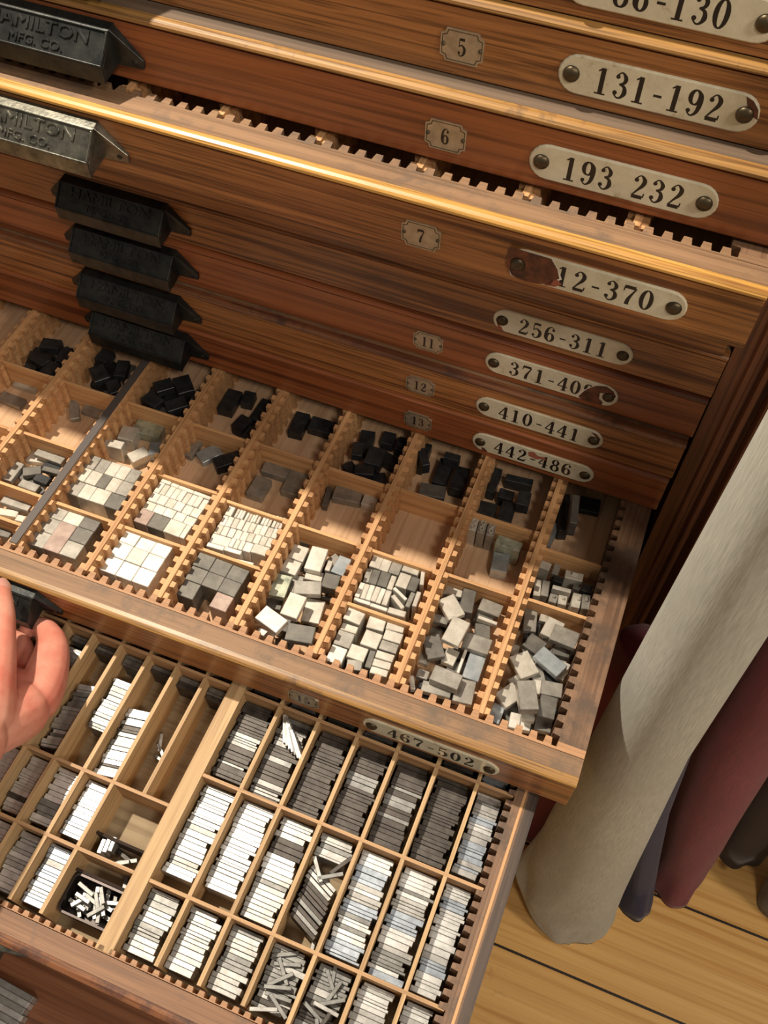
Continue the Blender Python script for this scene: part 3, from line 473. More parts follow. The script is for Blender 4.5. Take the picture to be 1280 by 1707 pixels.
'C6r4':[(-.0457,.1661,.0098,.021,-.5008,-.0187,.0108,'M'),(-.0529,.1971,.0136,.0188,.8695,-.0217,.0078,'D'),(-.0591,.132,.0101,.018,-.0333,-.0192,.0103,'K'),(-.0347,.2031,.0096,.0148,.9098,-.0204,.0091,'D'),(-.0576,.1749,.0091,.0143,.6734,-.0194,.0101,'M'),(-.0334,.1403,.0147,.0165,.3844,-.0194,.0101,'M'),(-.0539,.1484,.0093,.0156,.8318,-.0186,.0109,'D'),(-.0317,.1866,.0095,.0188,-.6612,-.0193,.0102,'K'),(-.0363,.1607,.0112,.0197,-.5085,-.0199,.0096,'K'),(-.0457,.1288,.0091,.0147,.0658,-.0185,.011,'M'),(-.0677,.1499,.0081,.01,-.1102,-.0243,.005,'W'),(-.0292,.1582,.0057,.0149,.1469,-.0147,.005,'L'),(-.0652,.207,.0087,.0148,.054,-.0165,.005,'B'),(-.0513,.2075,.0078,.012,-.1114,-.0165,.005,'W'),(-.0433,.2086,.0073,.008,-.1371,-.0152,.005,'W'),(-.0317,.204,.0119,.0092,-.1016,-.0152,.005,'M'),(-.0433,.178,.0064,.0113,-.2213,-.0135,.005,'W'),(-.0347,.1443,.0131,.006,-.0955,-.0142,.005,'D'),(-.0541,.121,.0063,.0065,-.0403,-.014,.005,'L'),(-.0337,.1783,.0154,.0113,-.1537,-.0083,.005,'M'),(-.0632,.1266,.0098,.0191,-.1999,-.014,.005,'M'),(-.0432,.2034,.009,.0066,-.0806,-.01,.005,'L'),(-.0546,.1454,.014,.0131,.3256,-.0134,.005,'D'),(-.0457,.1304,.0133,.0166,.1432,-.0088,.005,'L'),(-.0358,.1364,.0195,.0139,.0638,-.0036,.005,'M'),(-.0404,.1577,.0225,.0125,.4369,-.0082,.005,'B'),(-.0573,.1643,.0151,.0192,-.7461,-.0135,.005,'L'),(-.0606,.1926,.0163,.0136,-.9537,-.0113,.005,'L'),(-.0329,.1953,.0122,.0168,-.0915,-.0031,.005,'D'),(-.0485,.1958,.0132,.022,-.4016,.0051,.008,'M')],
'Cm1r3':[(-.4796,.1547,.0128,.0194,-1.1153,-.022,.0075,'D'),(-.4753,.1308,.0114,.0201,-1.2205,-.0222,.0073,'K'),(-.4919,.1438,.0093,.015,.558,-.0207,.0088,'D'),(-.4615,.1494,.0094,.0171,-.0083,-.0214,.0081,'K'),(-.4967,.1206,.0167,.0177,-.2317,-.0248,.0045,'L'),(-.4823,.1221,.0266,.0104,.0264,-.0175,.0045,'M'),(-.5002,.1492,.0089,.0199,.003,-.016,.0045,'M'),(-.4864,.143,.015,.0089,-.5513,-.016,.0045,'D'),(-.4707,.136,.0197,.005,-.0768,-.0167,.0045,'D'),(-.4748,.1467,.0134,.008,.0414,-.0167,.0045,'K'),(-.4811,.1564,.0172,.0077,.0144,-.0173,.0045,'M')],
'C6r3':[(-.0669,.0798,.0112,.0071,.0649,-.007,.0225,'L'),(-.0566,.0802,.0052,.0096,.0369,-.007,.0225,'M'),(-.0423,.0808,.0139,.0072,-.08,-.007,.0225,'L'),(-.0658,.1015,.0054,.0147,-.2042,-.007,.0225,'L'),(-.0599,.0999,.0057,.0139,-.1465,-.007,.0225,'M'),(-.0481,.0958,.0143,.0035,-.0756,-.007,.0225,'W'),(-.038,.0903,.0057,.0033,.0948,-.007,.0225,'D'),(-.052,.1062,.0062,.0075,-.0509,-.007,.0225,'M'),(-.0451,.1051,.0066,.0081,-.1134,-.007,.0225,'L'),(-.0352,.1015,.0067,.0127,-.1039,-.007,.0225,'L'),(-.0281,.1001,.0063,.0129,-.1664,-.007,.0225,'M'),(-.0527,.0884,.0072,.0049,-.0326,-.007,.0225,'K'),(-.0303,.088,.0082,.0069,.0038,-.007,.0225,'K')],
'C5r2':[(-.1292,.0626,.0065,.013,-.0814,-.008,.0215,'L'),(-.122,.0622,.0066,.0138,-.0934,-.008,.0215,'M'),(-.1147,.0617,.0065,.0141,-.1005,-.008,.0215,'M'),(-.0977,.07,.0204,.009,.034,-.008,.0215,'G'),(-.0995,.0833,.0131,.0169,-.1368,-.0173,.012,'B')],
'C3r2':[(-.237,.0642,.0236,.0127,-.1248,-.0213,.008,'M'),(-.2176,.0632,.0124,.0108,-.0565,-.0213,.008,'L'),(-.2521,.0721,.0045,.0198,-.1437,-.0213,.008,'D')],
'C2r2':[(-.3028,.0625,.0232,.0117,-.0158,-.0213,.008,'M'),(-.3084,.0842,.0142,.0206,.023,-.0213,.008,'M'),(-.2823,.0694,.0168,.0236,-.033,-.0213,.008,'M')],
'C1r2':[(-.3783,.0659,.0071,.0205,.0439,-.0233,.006,'M'),(-.3633,.0665,.0198,.0132,-.9656,-.0233,.006,'B'),(-.344,.069,.0241,.0116,-.7752,-.0193,.01,'K')],
'C0r2':[(-.4222,.0643,.0251,.0141,-.0854,-.0193,.01,'G'),(-.4062,.0821,.0098,.014,-.3397,-.0193,.01,'B'),(-.4333,.0783,.0143,.0151,-.1547,-.0153,.014,'L'),(-.416,.0928,.0162,.0113,-.9521,-.0193,.01,'L'),(-.4361,.0955,.0166,.0082,-.1007,-.0113,.018,'L')],
'Cm1r2':[(-.4954,.0661,.0083,.0221,-.6122,-.0243,.005,'M'),(-.4782,.0598,.0216,.0123,.0004,-.0243,.005,'M')],
'Cm1r4':[(-.4881,.1828,.0208,.0066,-.1828,-.0243,.005,'L'),(-.4738,.1836,.0075,.0062,-.1209,-.0243,.005,'L'),(-.4819,.1733,.0257,.0102,-.016,-.0191,.005,'M')],
'Cm1r5':[(-.4761,.2025,.0168,.0102,-.1039,-.0173,.012,'D')],
'Cm2r2':[(-.5501,.0565,.0228,.0095,-.0306,-.0243,.005,'L'),(-.5523,.0765,.0238,.0106,.0507,-.0243,.005,'M')],
'C1r1':[(-.3725,.0078,.0139,.0254,-.0292,-.0203,.009,'K'),(-.3587,-.0013,.0102,.0145,-.0904,-.0203,.009,'K'),(-.3416,.0074,.011,.0252,.0556,-.0203,.009,'K'),(-.3499,.0293,.012,.0156,.2022,-.0175,.012,'K'),(-.3397,.04,.0094,.0215,.1288,-.0198,.0097,'K')],
'C2r1':[(-.3052,.0089,.0128,.0245,-.0679,-.0203,.009,'K'),(-.2856,.0037,.0221,.0144,-.0128,-.0203,.009,'K')],
'C3r1':[(-.2432,.0071,.0125,.0242,-.1839,-.0193,.01,'K'),(-.2291,.0275,.0132,.012,.0618,-.0193,.01,'K'),(-.2265,-.0035,.011,.0138,-.087,-.0193,.01,'K'),(-.2135,-.0018,.009,.0148,.0402,-.0193,.01,'K'),(-.2433,.0404,.0094,.0145,-.9197,-.0178,.0117,'K'),(-.2212,.015,.0132,.0209,-1.3191,-.0232,.0063,'K'),(-.2186,.0415,.0135,.0147,.985,-.0202,.0093,'K'),(-.2269,.0285,.0145,.0188,-.0564,-.0069,.0071,'K'),(-.2426,.0273,.0091,.0142,-.2288,-.0064,.0076,'K'),(-.2294,.0457,.0098,.0156,1.2883,-.0064,.0076,'K')],
'C4r1':[(-.1708,.0145,.0116,.027,-.0506,-.0173,.012,'K'),(-.1553,.0162,.012,.0245,-.0571,-.0173,.012,'K'),(-.1724,.0369,.0215,.0126,-.1712,-.0173,.012,'D'),(-.191,.0041,.0051,.0265,-.0049,-.0173,.012,'K'),(-.1887,.0155,.0069,.0183,-.6055,-.0051,.012,'K'),(-.1665,.006,.0132,.0067,-.0236,-.0051,.012,'K')],
'C5r1':[(-.1277,.007,.0071,.0262,-.021,-.0173,.012,'K'),(-.1083,-.001,.0229,.007,-.1017,-.0173,.012,'K'),(-.1145,.0176,.0124,.0097,.0101,-.0173,.012,'K'),(-.1245,.0379,.0143,.0142,-.0713,-.0173,.012,'K'),(-.1088,.0343,.0117,.0201,-.0494,-.0173,.012,'K'),(-.0986,.0253,.0104,.0139,-.0962,-.0051,.012,'K')],
'C6r1':[(-.0631,.0179,.0043,.0277,-.2701,-.0093,.02,'K'),(-.0574,.031,.0058,.0278,-.1773,.0089,.018,'D'),(-.0649,.0248,.0077,.0255,-.3332,-.0153,.014,'K'),(-.0468,-.0029,.0166,.0144,-.1122,-.0233,.006,'K'),(-.0685,.0394,.0055,.0242,.1182,-.0213,.008,'B')],
'C0r1':[(-.4361,.0241,.011,.0193,-.377,-.0183,.011,'K'),(-.4173,.0219,.0196,.0217,-.2226,-.0183,.011,'K'),(-.4046,.0419,.0114,.0165,-.0045,-.0229,.0066,'K'),(-.421,.0439,.0103,.0182,-1.277,-.0181,.0114,'D'),(-.4014,.013,.0104,.0171,-.0269,-.0233,.0062,'D'),(-.4112,.017,.0149,.0202,-.7528,-.0066,.0074,'K'),(-.4066,.0396,.0126,.0181,.765,-.0067,.0073,'K'),(-.4267,.0242,.013,.0159,.7858,-.0068,.0072,'K'),(-.4277,.043,.0123,.0167,-1.2825,-.0064,.0076,'K')],
'Cm1r1':[(-.4851,.0298,.0242,.0112,-.2116,-.0213,.008,'K'),(-.4959,.015,.0181,.018,-.2363,-.0213,.008,'K'),(-.4731,.04,.0092,.015,1.259,-.0227,.0068,'D'),(-.4895,.0146,.0142,.0179,-.2794,-.0218,.0077,'K'),(-.4658,.0142,.0123,.0189,-.0255,-.0175,.012,'D'),(-.486,.0327,.0137,.0186,-.8568,-.0069,.0071,'K'),(-.4706,.0205,.0106,.0192,-.2959,-.0068,.0072,'K'),(-.4658,.0421,.0111,.0155,-.8473,-.0064,.0076,'K'),(-.4923,.0125,.0124,.0148,.0282,-.0063,.0077,'K')],
'Cm2r1':[(-.5551,.0239,.0222,.0218,-.2981,-.0213,.008,'K'),(-.5365,.0341,.01,.0156,.5977,-.0212,.0083,'K'),(-.5369,.0142,.0111,.016,.461,-.0194,.0101,'D'),(-.5537,.0437,.0121,.0141,-.1799,-.0188,.0107,'K'),(-.5266,.0382,.0091,.0162,.559,-.02,.0095,'D'),(-.5439,.0183,.0116,.0176,1.3402,-.006,.008,'K'),(-.5432,.0384,.0093,.0169,-1.3296,-.0067,.0073,'K'),(-.5257,.0252,.0104,.0179,-.2087,-.0065,.0075,'K'),(-.5284,.0441,.0113,.0148,.1318,-.0065,.0075,'K')],
}

def place(name,F,x,u,zt,rot,w,l,h,m,c=.0004,tilt=0.0,tiltx=0.0):
    mb=MB(); mb.cbox(w,l,h,c); o=mb.build(name,m)
    o.matrix_world=F@Matrix.Translation((x,-u,zt))@Matrix.Rotation(-rot,4,'Z')@Matrix.Rotation(tilt,4,'X')@Matrix.Rotation(tiltx,4,'Y')
    return o
for key,L_ in PIECES.items():
    col={'Cm1':-1,'Cm2':-2}.get(key[:-2]); col=int(key[1]) if col is None else col; row=int(key[-1])
    L2=sorted(L_,key=lambda p:(round(p[1],2),p[0]))
    for n,p in enumerate(L2):
        x,u,w,l,a,zt,h,t=p
        sort_=(t=='K' or key in('C6r3','C5r2'))
        nm='type_sort' if sort_ else 'metal_quad'
        o=place(nm,F15,x,u,zt,a,w,l,h,T[t],.0004)
        tag(o,'%s %s, %s from back, %s compartment, %s column from right, upper open drawer'%(TN[t],'type sort' if sort_ else 'metal block',ORD(n+1),ROWW[row],COLW[col]),
            'type sort' if sort_ else 'metal block','metal pieces in the upper open drawer')
        if key=='C6r3' and t in 'ML' and w>.006:
            k=MB(); k.cbox(w*.35,l*.3,.0016,.0002); q=k.build('nub',T[t],o); q.location=(random.uniform(-.2,.2)*w,.15*l,.0015)
        if key=='C5r2' and u<.075 and h>.02 and t!='G':
            k=MB()
            for cy in (-.22,.2):
                vs=[];
                for j in range(16):
                    a_=2*math.pi*j/16
                    for rr,hh in ((.30,.0),(.30,.0012),(.19,.0012),(.19,.0)): vs.append((w*rr*math.cos(a_),l*(cy+rr*.62*math.sin(a_)),hh))
                k.add(vs,[(j*4+i,((j+1)%16)*4+i,((j+1)%16)*4+i+1,j*4+i+1) for j in range(16) for i in range(3)])
            k.build('face',T['L'],o)
# ---------------------------------------------------------------- spacing slugs in the lower open drawer
class Pool:
    items=[]; 
def slug(x,u,rot,w,t,h,zt,tone,where,tilt=0.0,tx=0.0): Pool.items.append((x,u,rot,w,t,h,zt,tone,where,tilt,tx))
RN=['back','second','third','front']; CN=['seventh','sixth','fifth','fourth','third','second','rightmost']
def fill_slugs(x0,x1,u0,u1,where,tones,lean=0.0,length=.0235,side='L',gap=0.0,zt=-.0085,tk=(.0021,.0036),skew=0.0):
    u=u0+.0012; run=0; tk=(.0018,.0046) if tk==(.0021,.0036) else tk
    while True:
        if run<=0: run=random.choice([1,2,3,4]); tn=random.choice(tones)
        run-=1
        t=random.uniform(*tk)
        if u+t>u1-.0012-gap: break
        w=length*random.choice([1,1,1.02,.96,.92,1.07,1.0]); w=min(w,x1-x0-.0006)
        j=random.choice([0,.0003,.0008,.0014,.0022])
        x=(x0+.0004+w/2+j) if side=='L' else (x1-.0004-w/2-j)
        slug(x,u+t/2,skew,w,t-.00012,.0195,zt+random.uniform(-.0006,.0006),tn if random.random()<.75 else random.choice(tones),where,lean)
        u+=t
E1=[-.2287]+V+[-.0225]
ba_shade=['MDDDD','DDDDM','DDDDD','DDDDM','DDDMD','DDDDD','LBWBLM']  # second row: shade in front of the upper drawer put into the slug tones
bc=['LMWWWDLW','LMLWWLWL','DLWLWWML','MMLDMW','BLWBLWWM','WLBBWWLM','WWWLWBWW']
cf=['LMLLL','LWLLL','DMLLL','DMMDL','MLLDM','BLWLL','WLLLW']
for j in range(7):
    x0=E1[j]+(.0015 if j else .0003); x1=E1[j+1]-.0015
    where='%s row, %s column from right rail'
    fill_slugs(x0,x1,*ROW[1],where%('second',CN[j]),ba_shade[j],lean=.04)
    if j==3:
        fill_slugs(x0,x1,.3178,.3370,where%('third',CN[j]),'MMLD')
        for q in range(11): slug((x0+x1)/2+random.uniform(-.001,.001)-.001,.3475+q*.0033,.42,.0235,.0028,.019,-.0085+random.uniform(-.001,.001),random.choice('LMLMD'),where%('third',CN[j]))
        for q,(xx,uu,rr) in enumerate([(.008,.336,-1.0),(-.006,.344,.9),(.004,.345,-.55)]): slug((x0+x1)/2+xx,uu,rr,.018,.0028,.003,-.0045,'DLM'[q],where%('third',CN[j]))
        slug(x1-.005,.386,1.4,.013,.0026,.010,-.018,'L',where%('third',CN[j]))
    else: fill_slugs(x0,x1,*ROW[2],where%('third',CN[j]),bc[j],gap=.006 if j<2 else .0)
    if j in (3,4):
        fill_slugs(x0,x1,.3954,.4392,where%('front',CN[j]),'MMDL',zt=-.0095)
        for q in range(8): slug((x0+x1)/2+random.uniform(-.005,.005),.401+q*.0050,random.uniform(-1.5,1.5),.018,.0026,.0028,-.0080+.0009*q,random.choice('LMDM'),where%('front',CN[j]))
    else: fill_slugs(x0,x1,*ROW[3],where%('front',CN[j]),cf[j],length=.0215)
    fill_slugs(x0,x1,.212,.2473,where%('back',CN[j]),'DDMD' if j<6 else 'LBW')
# pile that stands up in the sixth column
xm=(E1[1]+E1[2])/2
for q in range(7): slug(xm-.007+q*.0026,.262+.0018*q,1.15-.05*q,.022,.0024,.006,-.0015+.0008*q,random.choice('LWWM'),'second row, sixth column from right rail',.25)
EL=[-.2409]+LV
def lw(r_,k): return '%s row, %s column left of bar'%(r_,['first','second','third','fourth','fifth','sixth','seventh'][k])
for k in range(7):
    x1=EL[k]-(.0015 if k else .0002); x0=EL[k+1]+.0015
    if k==0:
        pass
    elif k==1:
        for q in range(3): slug(x0+.006+q*.004,.300+q*.006,1.2-.5*q,.014,.0026,.003,-.024,'WLM'[q],lw('second',k))
    elif k==2: fill_slugs(x0,x1,.286,.3438,lw('second',k),'MDLWWM',length=.019,skew=-.16)
    elif k==3: fill_slugs(x0,x1,.270,.315,lw('second',k),'BWWLM',length=.017,side='R')
    elif k==4: fill_slugs(x0,x1,.283,.3400,lw('second',k),'WLWML',length=.017,side='R',skew=-.2)
    else: fill_slugs(x0,x1,.26,.3438,lw('second',k),'WLM',length=.019)
    if k>=2:
        fill_slugs(x0,x1,*LROW[2],lw('third',k),['','','BMDLWW','WWLWM','WWDLWW','WWDWW','WWLDW','WWL'][k],length=.0195)
        fill_slugs(x0,x1,*LROW[3],lw('front',k),['','','BLBMBW','MWWWWL','LMWW','LMW','LMW','LM'][k],length=.0195)
    if k>=0: fill_slugs(x0,x1,.2497,.262,lw('second',k),'DDM',length=.018)  # dark tones paint the shade at the back of the left columns
for q in range(3): slug(-.276+q*.0032,.3845-.002*q,1.45,.010,.003,.016,-.0135,'WWL'[q],'third row, wide cell beside bar')
for q,(xx,uu,rr) in enumerate([(-.262,.383,.25),(-.2565,.386,-.5),(-.2600,.3895,-.55),(-.2500,.3970,1.3)]): slug(xx,uu,rr,.014,.003,.0035,-.0255+.0037*min(q,2),'DMMM'[q],'third row, wide cell beside bar')
for q in range(6):
    mb=MB(); mb.cbox(.16,.0042,.012,.0004); o=mb.build('metal_lead',SL['W' if q%2 else 'L']); o.location=(-0.3082-.08-.0007*(q%3),-(0.4778+.0022+q*.0044),-0.3115); o.rotation_euler=(0,0,-.05)
    tag(o,'long scratched metal strip, %s from back in bundle at lower left photo corner'%ORD(q+1),'metal strip','strips lying in the lowest case')
# steel tin with loose slugs
tin=MB(); tx0,tx1,tu0,tu1=-.2822,-.2415,.4062,.4325
def rr(x0,x1,u0,u1,r,z_): 
    p=[]
    for cx_,cu_,a0 in ((x1-r,u1-r,0),(x0+r,u1-r,90),(x0+r,u0+r,180),(x1-r,u0+r,270)):
        for k in range(5): a=math.radians(a0+k*22.5); p.append((cx_+r*math.cos(a),-(cu_+r*math.sin(a)),z_))
    return p
rings=[rr(tx0,tx1,tu0,tu1,.004,-.0295),rr(tx0,tx1,tu0,tu1,.004,-.0125),rr(tx0-.0003,tx1+.0003,tu0-.0003,tu1+.0003,.004,-.0118),rr(tx0+.0012,tx1-.0012,tu0+.0012,tu1-.0012,.003,-.0118),rr(tx0+.0014,tx1-.0014,tu0+.0014,tu1-.0014,.003,-.0285)]
tin.add(sum(rings,[]),[(r_*20+i,r_*20+(i+1)%20,(r_+1)*20+(i+1)%20,(r_+1)*20+i) for r_ in range(4) for i in range(20)]+[tuple(range(20)),tuple(range(80,100))])
o=tin.build('steel_tray',mat('dark steel tray',(.06,.05,.048),.35,.8)); o.matrix_world=F16; tag(o,'small dark steel tray holding loose slugs in the lower open drawer','tray')
for q in range(34):
    slug(random.uniform(-.2735,-.2495),random.uniform(.4125,.426),random.choice([.25,.9,1.2,-.3,-.9,.15]),random.uniform(.010,.0145),.0028,.003,-.0255+.00040*q,random.choice('MLLLM'),'steel tray')
# 300 nearest slugs stay single objects, the rest are one mass
Pool.items.sort(key=lambda p:-(p[1]+(.02 if p[0]>-.23 else .0)))
cnt={}
rest=MB(); restm={}
smesh={}
order=Pool.items[:298]
bywhere={}
for it in order: bywhere.setdefault(it[8],[]).append(it)
for wh,its in bywhere.items():
    its.sort(key=lambda p:p[1])
    for n,(x,u,rot,w,t,h,zt,tone,where,tilt,tx) in enumerate(its):
        o=place('spacing_slug',F16,x,u,zt,rot,w,t,h,SL[tone],.00025,tilt,tx)
        tag(o,'%s slug, %s from back, %s, lower drawer'%(SN[tone],ORD(n+1),where),'spacing slug','spacing slugs in the lower open drawer')
me=MB(); slots=[]; tones=list(SL)
for (x,u,rot,w,t,h,zt,tone,where,tilt,tx) in Pool.items[298:]:
    k=MB(); k.cbox(w,t,h,.00025); Mx=Matrix.Translation((x,-u,zt))@Matrix.Rotation(-rot,4,'Z')@Matrix.Rotation(tilt,4,'X')
    me.add([tuple(Mx@Vector(v)) for v in k.v],k.f); slots+=[tones.index(tone)]*len(k.f)
o=bpy.data.objects.new('spacing_slugs',bpy.data.meshes.new('spacing_slugs')); o.data.from_pydata(me.v,[],me.f)
for t in tones: o.data.materials.append(SL[t])
o.data.polygons.foreach_set('material_index',slots); S.collection.objects.link(o); o.matrix_world=F16
tag(o,'rows of further silver, dull and shade-toned slugs filling the back of the lower drawer','spacing slugs',None,'stuff')
# ---------------------------------------------------------------- cloth rolls beside the cabinet
def cloth(name,c1,c2,rough=.9):
    m=mat(name,c1,rough); N,L,b=nodes(m); f=noise(m,1,3,(900,900,60)); g=noise(m,14,3)
    c=mix(m,ramp(m,f,[(.3,(0,0,0)),(.7,(1,1,1))]),ramp(m,g,[(.3,c1),(.7,c2)]),tuple(x*.8 for x in c1)); L.new(c,b.inputs['Base Color']); bump(m,f,.3,.0006)
    b.inputs['Sheen Weight'].default_value=.15
    return m
def roll(label,secs,m,seed=0,wav=.0015,foot=True):
    # secs: (z, x_left, x_right, y_centre, ry) from the foot up
    rnd=random.Random(seed); seg=48; vs=[];fs=[]
    fine=[]
    for i in range(len(secs)-1):
        n=8
        for k in range(n): 
            t=k/n; t=t*t*(3-2*t) if False else t
            fine.append(tuple(a*(1-t)+b_*t for a,b_ in zip(secs[i],secs[i+1])))
    fine.append(secs[-1]); ph=[rnd.uniform(0,6.28) for _ in range(6)]
    z0=secs[0][0]
    for (z_,xl,xr,yc,ry) in fine:
        cx_,rx=(xl+xr)/2,(xr-xl)/2; k=math.exp(-(z_-z0)/.10)
        for j in range(seg):
            a=2*math.pi*j/seg
            w_=1+wav/rx*(math.sin(3*a+ph[0]+z_*3)*.6+math.sin(5*a+ph[1])*.4)+k*.06*math.sin(4*a+ph[2]+z_*20)+k*.04*math.sin(7*a+ph[3]-z_*33)
            vs.append((cx_+rx*w_*math.cos(a),yc+ry*w_*math.sin(a),z_+(k*.012*max(0,math.sin(2*a+ph[4])) if z_>z0+.001 else 0)))
    R_=len(fine)
    for i in range(R_-1):
        for j in range(seg): fs.append((i*seg+j,i*seg+(j+1)%seg,(i+1)*seg+(j+1)%seg,(i+1)*seg+j))
    fs.append(tuple(range(seg))[::-1]); fs.append(tuple((R_-1)*seg+j for j in range(seg)))
    mb=MB(); mb.add(vs,fs); o=mb.build('fabric_roll',m,None,True)
    tag(o,label,'fabric roll','cloth rolls standing beside the cabinet'); return o
lin=cloth('beige linen',(.42,.425,.37),(.52,.525,.46)); mar=cloth('maroon cloth',(.16,.018,.03),(.22,.03,.045)); nav=cloth('navy cloth',(.018,.016,.05),(.03,.027,.075)); brn=cloth('dark brown cloth',(.045,.03,.022),(.065,.046,.035)); gry=cloth('grey cloth',(.16,.17,.15),(.24,.245,.22))
roll('wide beige linen roll standing next to the cabinet corner',[(-.75,.036,.128,-.150,.044),(-.735,.026,.130,-.148,.048),(-.70,.014,.126,-.146,.050),(-.60,.012,.116,-.148,.046),(-.50,.012,.106,-.150,.040),(-.25,.012,.083,-.150,.034),(0,.013,.073,-.150,.030),(.34,.014,.070,-.150,.028)],lin,1)
# loose hem corner of the beige roll
hm=MB(); hp=[(.012,-.128,-.668),(.003,-.142,-.672),(.000,-.150,-.690),(.006,-.160,-.712),(.020,-.170,-.722),(.034,-.186,-.730),(.052,-.196,-.742),(.072,-.200,-.749),(.090,-.196,-.749)]
hq=[(.018,-.118,-.55),(.018,-.130,-.55),(.018,-.140,-.55),(.022,-.150,-.56),(.030,-.160,-.57),(.042,-.172,-.58),(.056,-.180,-.60),(.072,-.186,-.62),(.090,-.188,-.64)]
n=len(hp); hm.add(hp+hq+[(a,b_+.002,c_) for a,b_,c_ in hp]+[(a,b_+.002,c_) for a,b_,c_ in hq],[(i,i+1,n+i+1,n+i) for i in range(n-1)]+[(2*n+i,3*n+i,3*n+i+1,2*n+i+1) for i in range(n-1)]+[(i,2*n+i,2*n+i+1,i+1) for i in range(n-1)]+[(n+i,n+i+1,3*n+i+1,3*n+i) for i in range(n-1)])
lr=[o for o in bpy.data.objects if o.name.startswith('fabric_roll')][-1]
h_=hm.build('hem_fold',lin,lr,True); sb=h_.modifiers.new('s','SUBSURF'); sb.levels=2; sb.render_levels=2
roll('short narrow maroon roll between cabinet edge and beige roll',[(-.75,.0,.048,-.075,.024),(-.70,.004,.046,-.075,.022),(-.30,.008,.044,-.072,.019),(-.25,.008,.044,-.072,.018)],mar,2)
roll('thin navy blue roll behind the beige roll\'s right edge',[(-.75,.128,.172,-.118,.020),(-.70,.126,.160,-.108,.016),(-.5,.090,.122,-.100,.015),(-.3,.065,.095,-.100,.014),(.1,.045,.07,-.098,.012)],nav,3)
roll('large maroon roll right of the beige roll',[(-.75,.158,.218,-.072,.034),(-.70,.150,.216,-.062,.036),(-.40,.110,.186,-.055,.034),(0,.086,.165,-.050,.032),(.34,.080,.155,-.040,.03)],mar,4)
roll('dark brown roll behind the large maroon roll',[(-.75,.225,.285,.0,.032),(-.4,.205,.268,.01,.030),(.34,.17,.24,.03,.034)],brn,5)
roll('grey green roll at the right photo edge',[(-.75,.288,.37,-.050,.036),(-.66,.285,.365,-.045,.040),(-.655,.275,.36,-.045,.040),(-.3,.26,.34,-.03,.040),(.34,.24,.32,.0,.036)],gry,6)
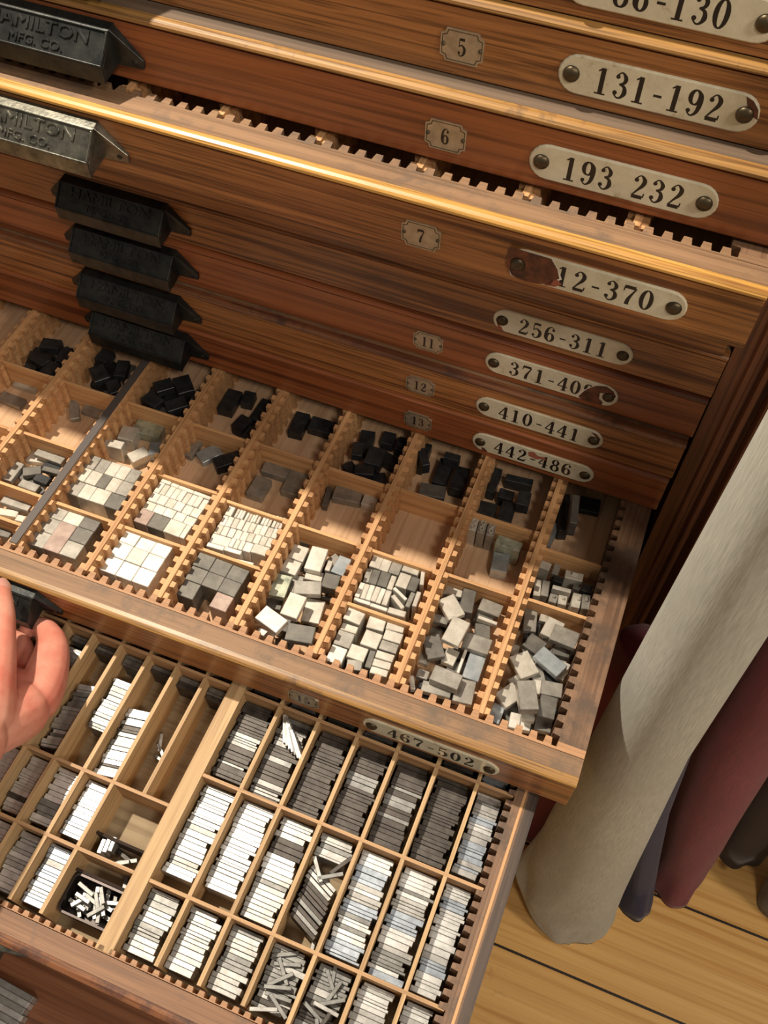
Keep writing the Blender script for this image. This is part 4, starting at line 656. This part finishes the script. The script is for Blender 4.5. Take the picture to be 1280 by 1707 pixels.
# ---------------------------------------------------------------- the person's hand on the pull
skin=mat('skin',(.62,.30,.22),.5,0,Subsurface_Weight=.12,Subsurface_Scale=.01); N,L,b=nodes(skin)
skin.node_tree.nodes['Principled BSDF'].inputs['Subsurface Radius'].default_value=(1,.3,.15)
L.new(ramp(skin,noise(skin,38,4),[(.3,(.58,.17,.12)),(.5,(.64,.25,.18)),(.72,(.70,.34,.25))]),b.inputs['Base Color']); bump(skin,noise(skin,260,4),.25,.0007)
H={'arm':[(-0.4074, -0.5194, -0.09, 0.034),(-0.3982, -0.4549, -0.11, 0.031),(-0.3862, -0.4056, -0.13, 0.03),(-0.3803, -0.3744, -0.148, 0.028),(-0.377, -0.3533, -0.162, 0.026)],
'palm':[(-0.3882, -0.3689, -0.158, 0.026),(-0.3799, -0.3462, -0.17, 0.026),(-0.3733, -0.3327, -0.178, 0.024),(-0.3724, -0.3201, -0.183, 0.0195)],
'palm2':[(-0.3956, -0.3757, -0.165, 0.024),(-0.4071, -0.3433, -0.185, 0.018),(-0.4033, -0.3234, -0.192, 0.015)],
'index':[(-0.3701, -0.3361, -0.178, 0.02),(-0.3711, -0.3166, -0.184, 0.0185),(-0.3782, -0.2962, -0.187, 0.0165),(-0.3888, -0.2762, -0.193, 0.0128),(-0.4088, -0.264, -0.202, 0.009),(-0.4263, -0.2701, -0.2058, 0.007)],
'web':[(-0.3726, -0.3418, -0.168, 0.019),(-0.3841, -0.3254, -0.172, 0.015),(-0.3976, -0.3109, -0.18, 0.0105)],
'middle':[(-0.3942, -0.3356, -0.19, 0.014),(-0.3999, -0.32, -0.196, 0.0125),(-0.4063, -0.2972, -0.2, 0.011),(-0.413, -0.2839, -0.203, 0.01),(-0.4316, -0.2786, -0.2065, 0.0072),(-0.4443, -0.2805, -0.2065, 0.0068)],
'ring':[(-0.4137, -0.3436, -0.19, 0.013),(-0.4219, -0.3256, -0.198, 0.0115),(-0.4308, -0.3058, -0.203, 0.01),(-0.4364, -0.2881, -0.205, 0.0085),(-0.4521, -0.2796, -0.207, 0.007),(-0.4646, -0.2797, -0.207, 0.0066)],
'little':[(-0.4286, -0.3497, -0.19, 0.012),(-0.4434, -0.3257, -0.2, 0.0105),(-0.4513, -0.3089, -0.203, 0.009),(-0.4574, -0.294, -0.205, 0.008),(-0.4718, -0.2849, -0.207, 0.0068),(-0.4834, -0.2841, -0.207, 0.0062)],
'thumb':[(-0.3787, -0.3613, -0.156, 0.023),(-0.3805, -0.3488, -0.15, 0.0205),(-0.3833, -0.3351, -0.142, 0.0165),(-0.3919, -0.3144, -0.138, 0.013),(-0.4025, -0.2978, -0.14, 0.0115),(-0.4107, -0.2866, -0.143, 0.0108),(-0.4293, -0.2664, -0.152, 0.0088)]}
vs=[];es=[];rs=[]
def chain(pts,root=None):
    prev=root
    for p in pts:
        vs.append(p[:3]); rs.append(p[3]); i=len(vs)-1
        if prev is not None: es.append((prev,i))
        prev=i
    return prev
roots=[]
for k in H: roots.append(len(vs)); chain(H[k])
me=bpy.data.meshes.new('person'); me.from_pydata(vs,es,[]); me.materials.append(skin)
hand=bpy.data.objects.new('person',me); S.collection.objects.link(hand)
sk=hand.modifiers.new('skin','SKIN'); sk.use_smooth_shade=True
for i,v in enumerate(me.skin_vertices[0].data): v.radius=(rs[i],rs[i]); v.use_root=(i in roots)
ss=hand.modifiers.new('sub','SUBSURF'); ss.levels=2; ss.render_levels=2
rm=hand.modifiers.new('rm','REMESH'); rm.mode='VOXEL'; rm.voxel_size=.0013; rm.use_smooth_shade=True
sm=hand.modifiers.new('sm','SMOOTH'); sm.factor=.5; sm.iterations=9
tag(hand,'person\'s bare left hand pulling the iron pull of the upper open drawer','person')
nm_=MB(); nail_c=Vector((-0.4217,-0.2645,-0.1449)); 
for i in range(1):
    ux=Vector((0.628,0.249,-0.738)); uy=Vector((-0.644,0.699,-0.311)); nz=Vector((0.438,0.670,0.599))
    grid=[]
    for r_ in range(7):
        for c_ in range(7):
            s_=(c_-3)/3; t_=(r_-3)/3; ww=.0058*(1-.12*max(0,-t_)); 
            if abs(t_)>.6: ww*=(1-.35*(abs(t_)-.6)/.4)
            v=nail_c+ux*s_*ww+uy*t_*.0068+nz*(-.0022*s_*s_-.0008*t_*t_); grid.append(tuple(v))
    nm_.add(grid,[(r_*7+c_,r_*7+c_+1,(r_+1)*7+c_+1,(r_+1)*7+c_) for r_ in range(6) for c_ in range(6)])
nl=nm_.build('thumb_nail',mat('pink thumb nail',(.60,.30,.25),.25,0,Coat_Weight=.3),hand,True)
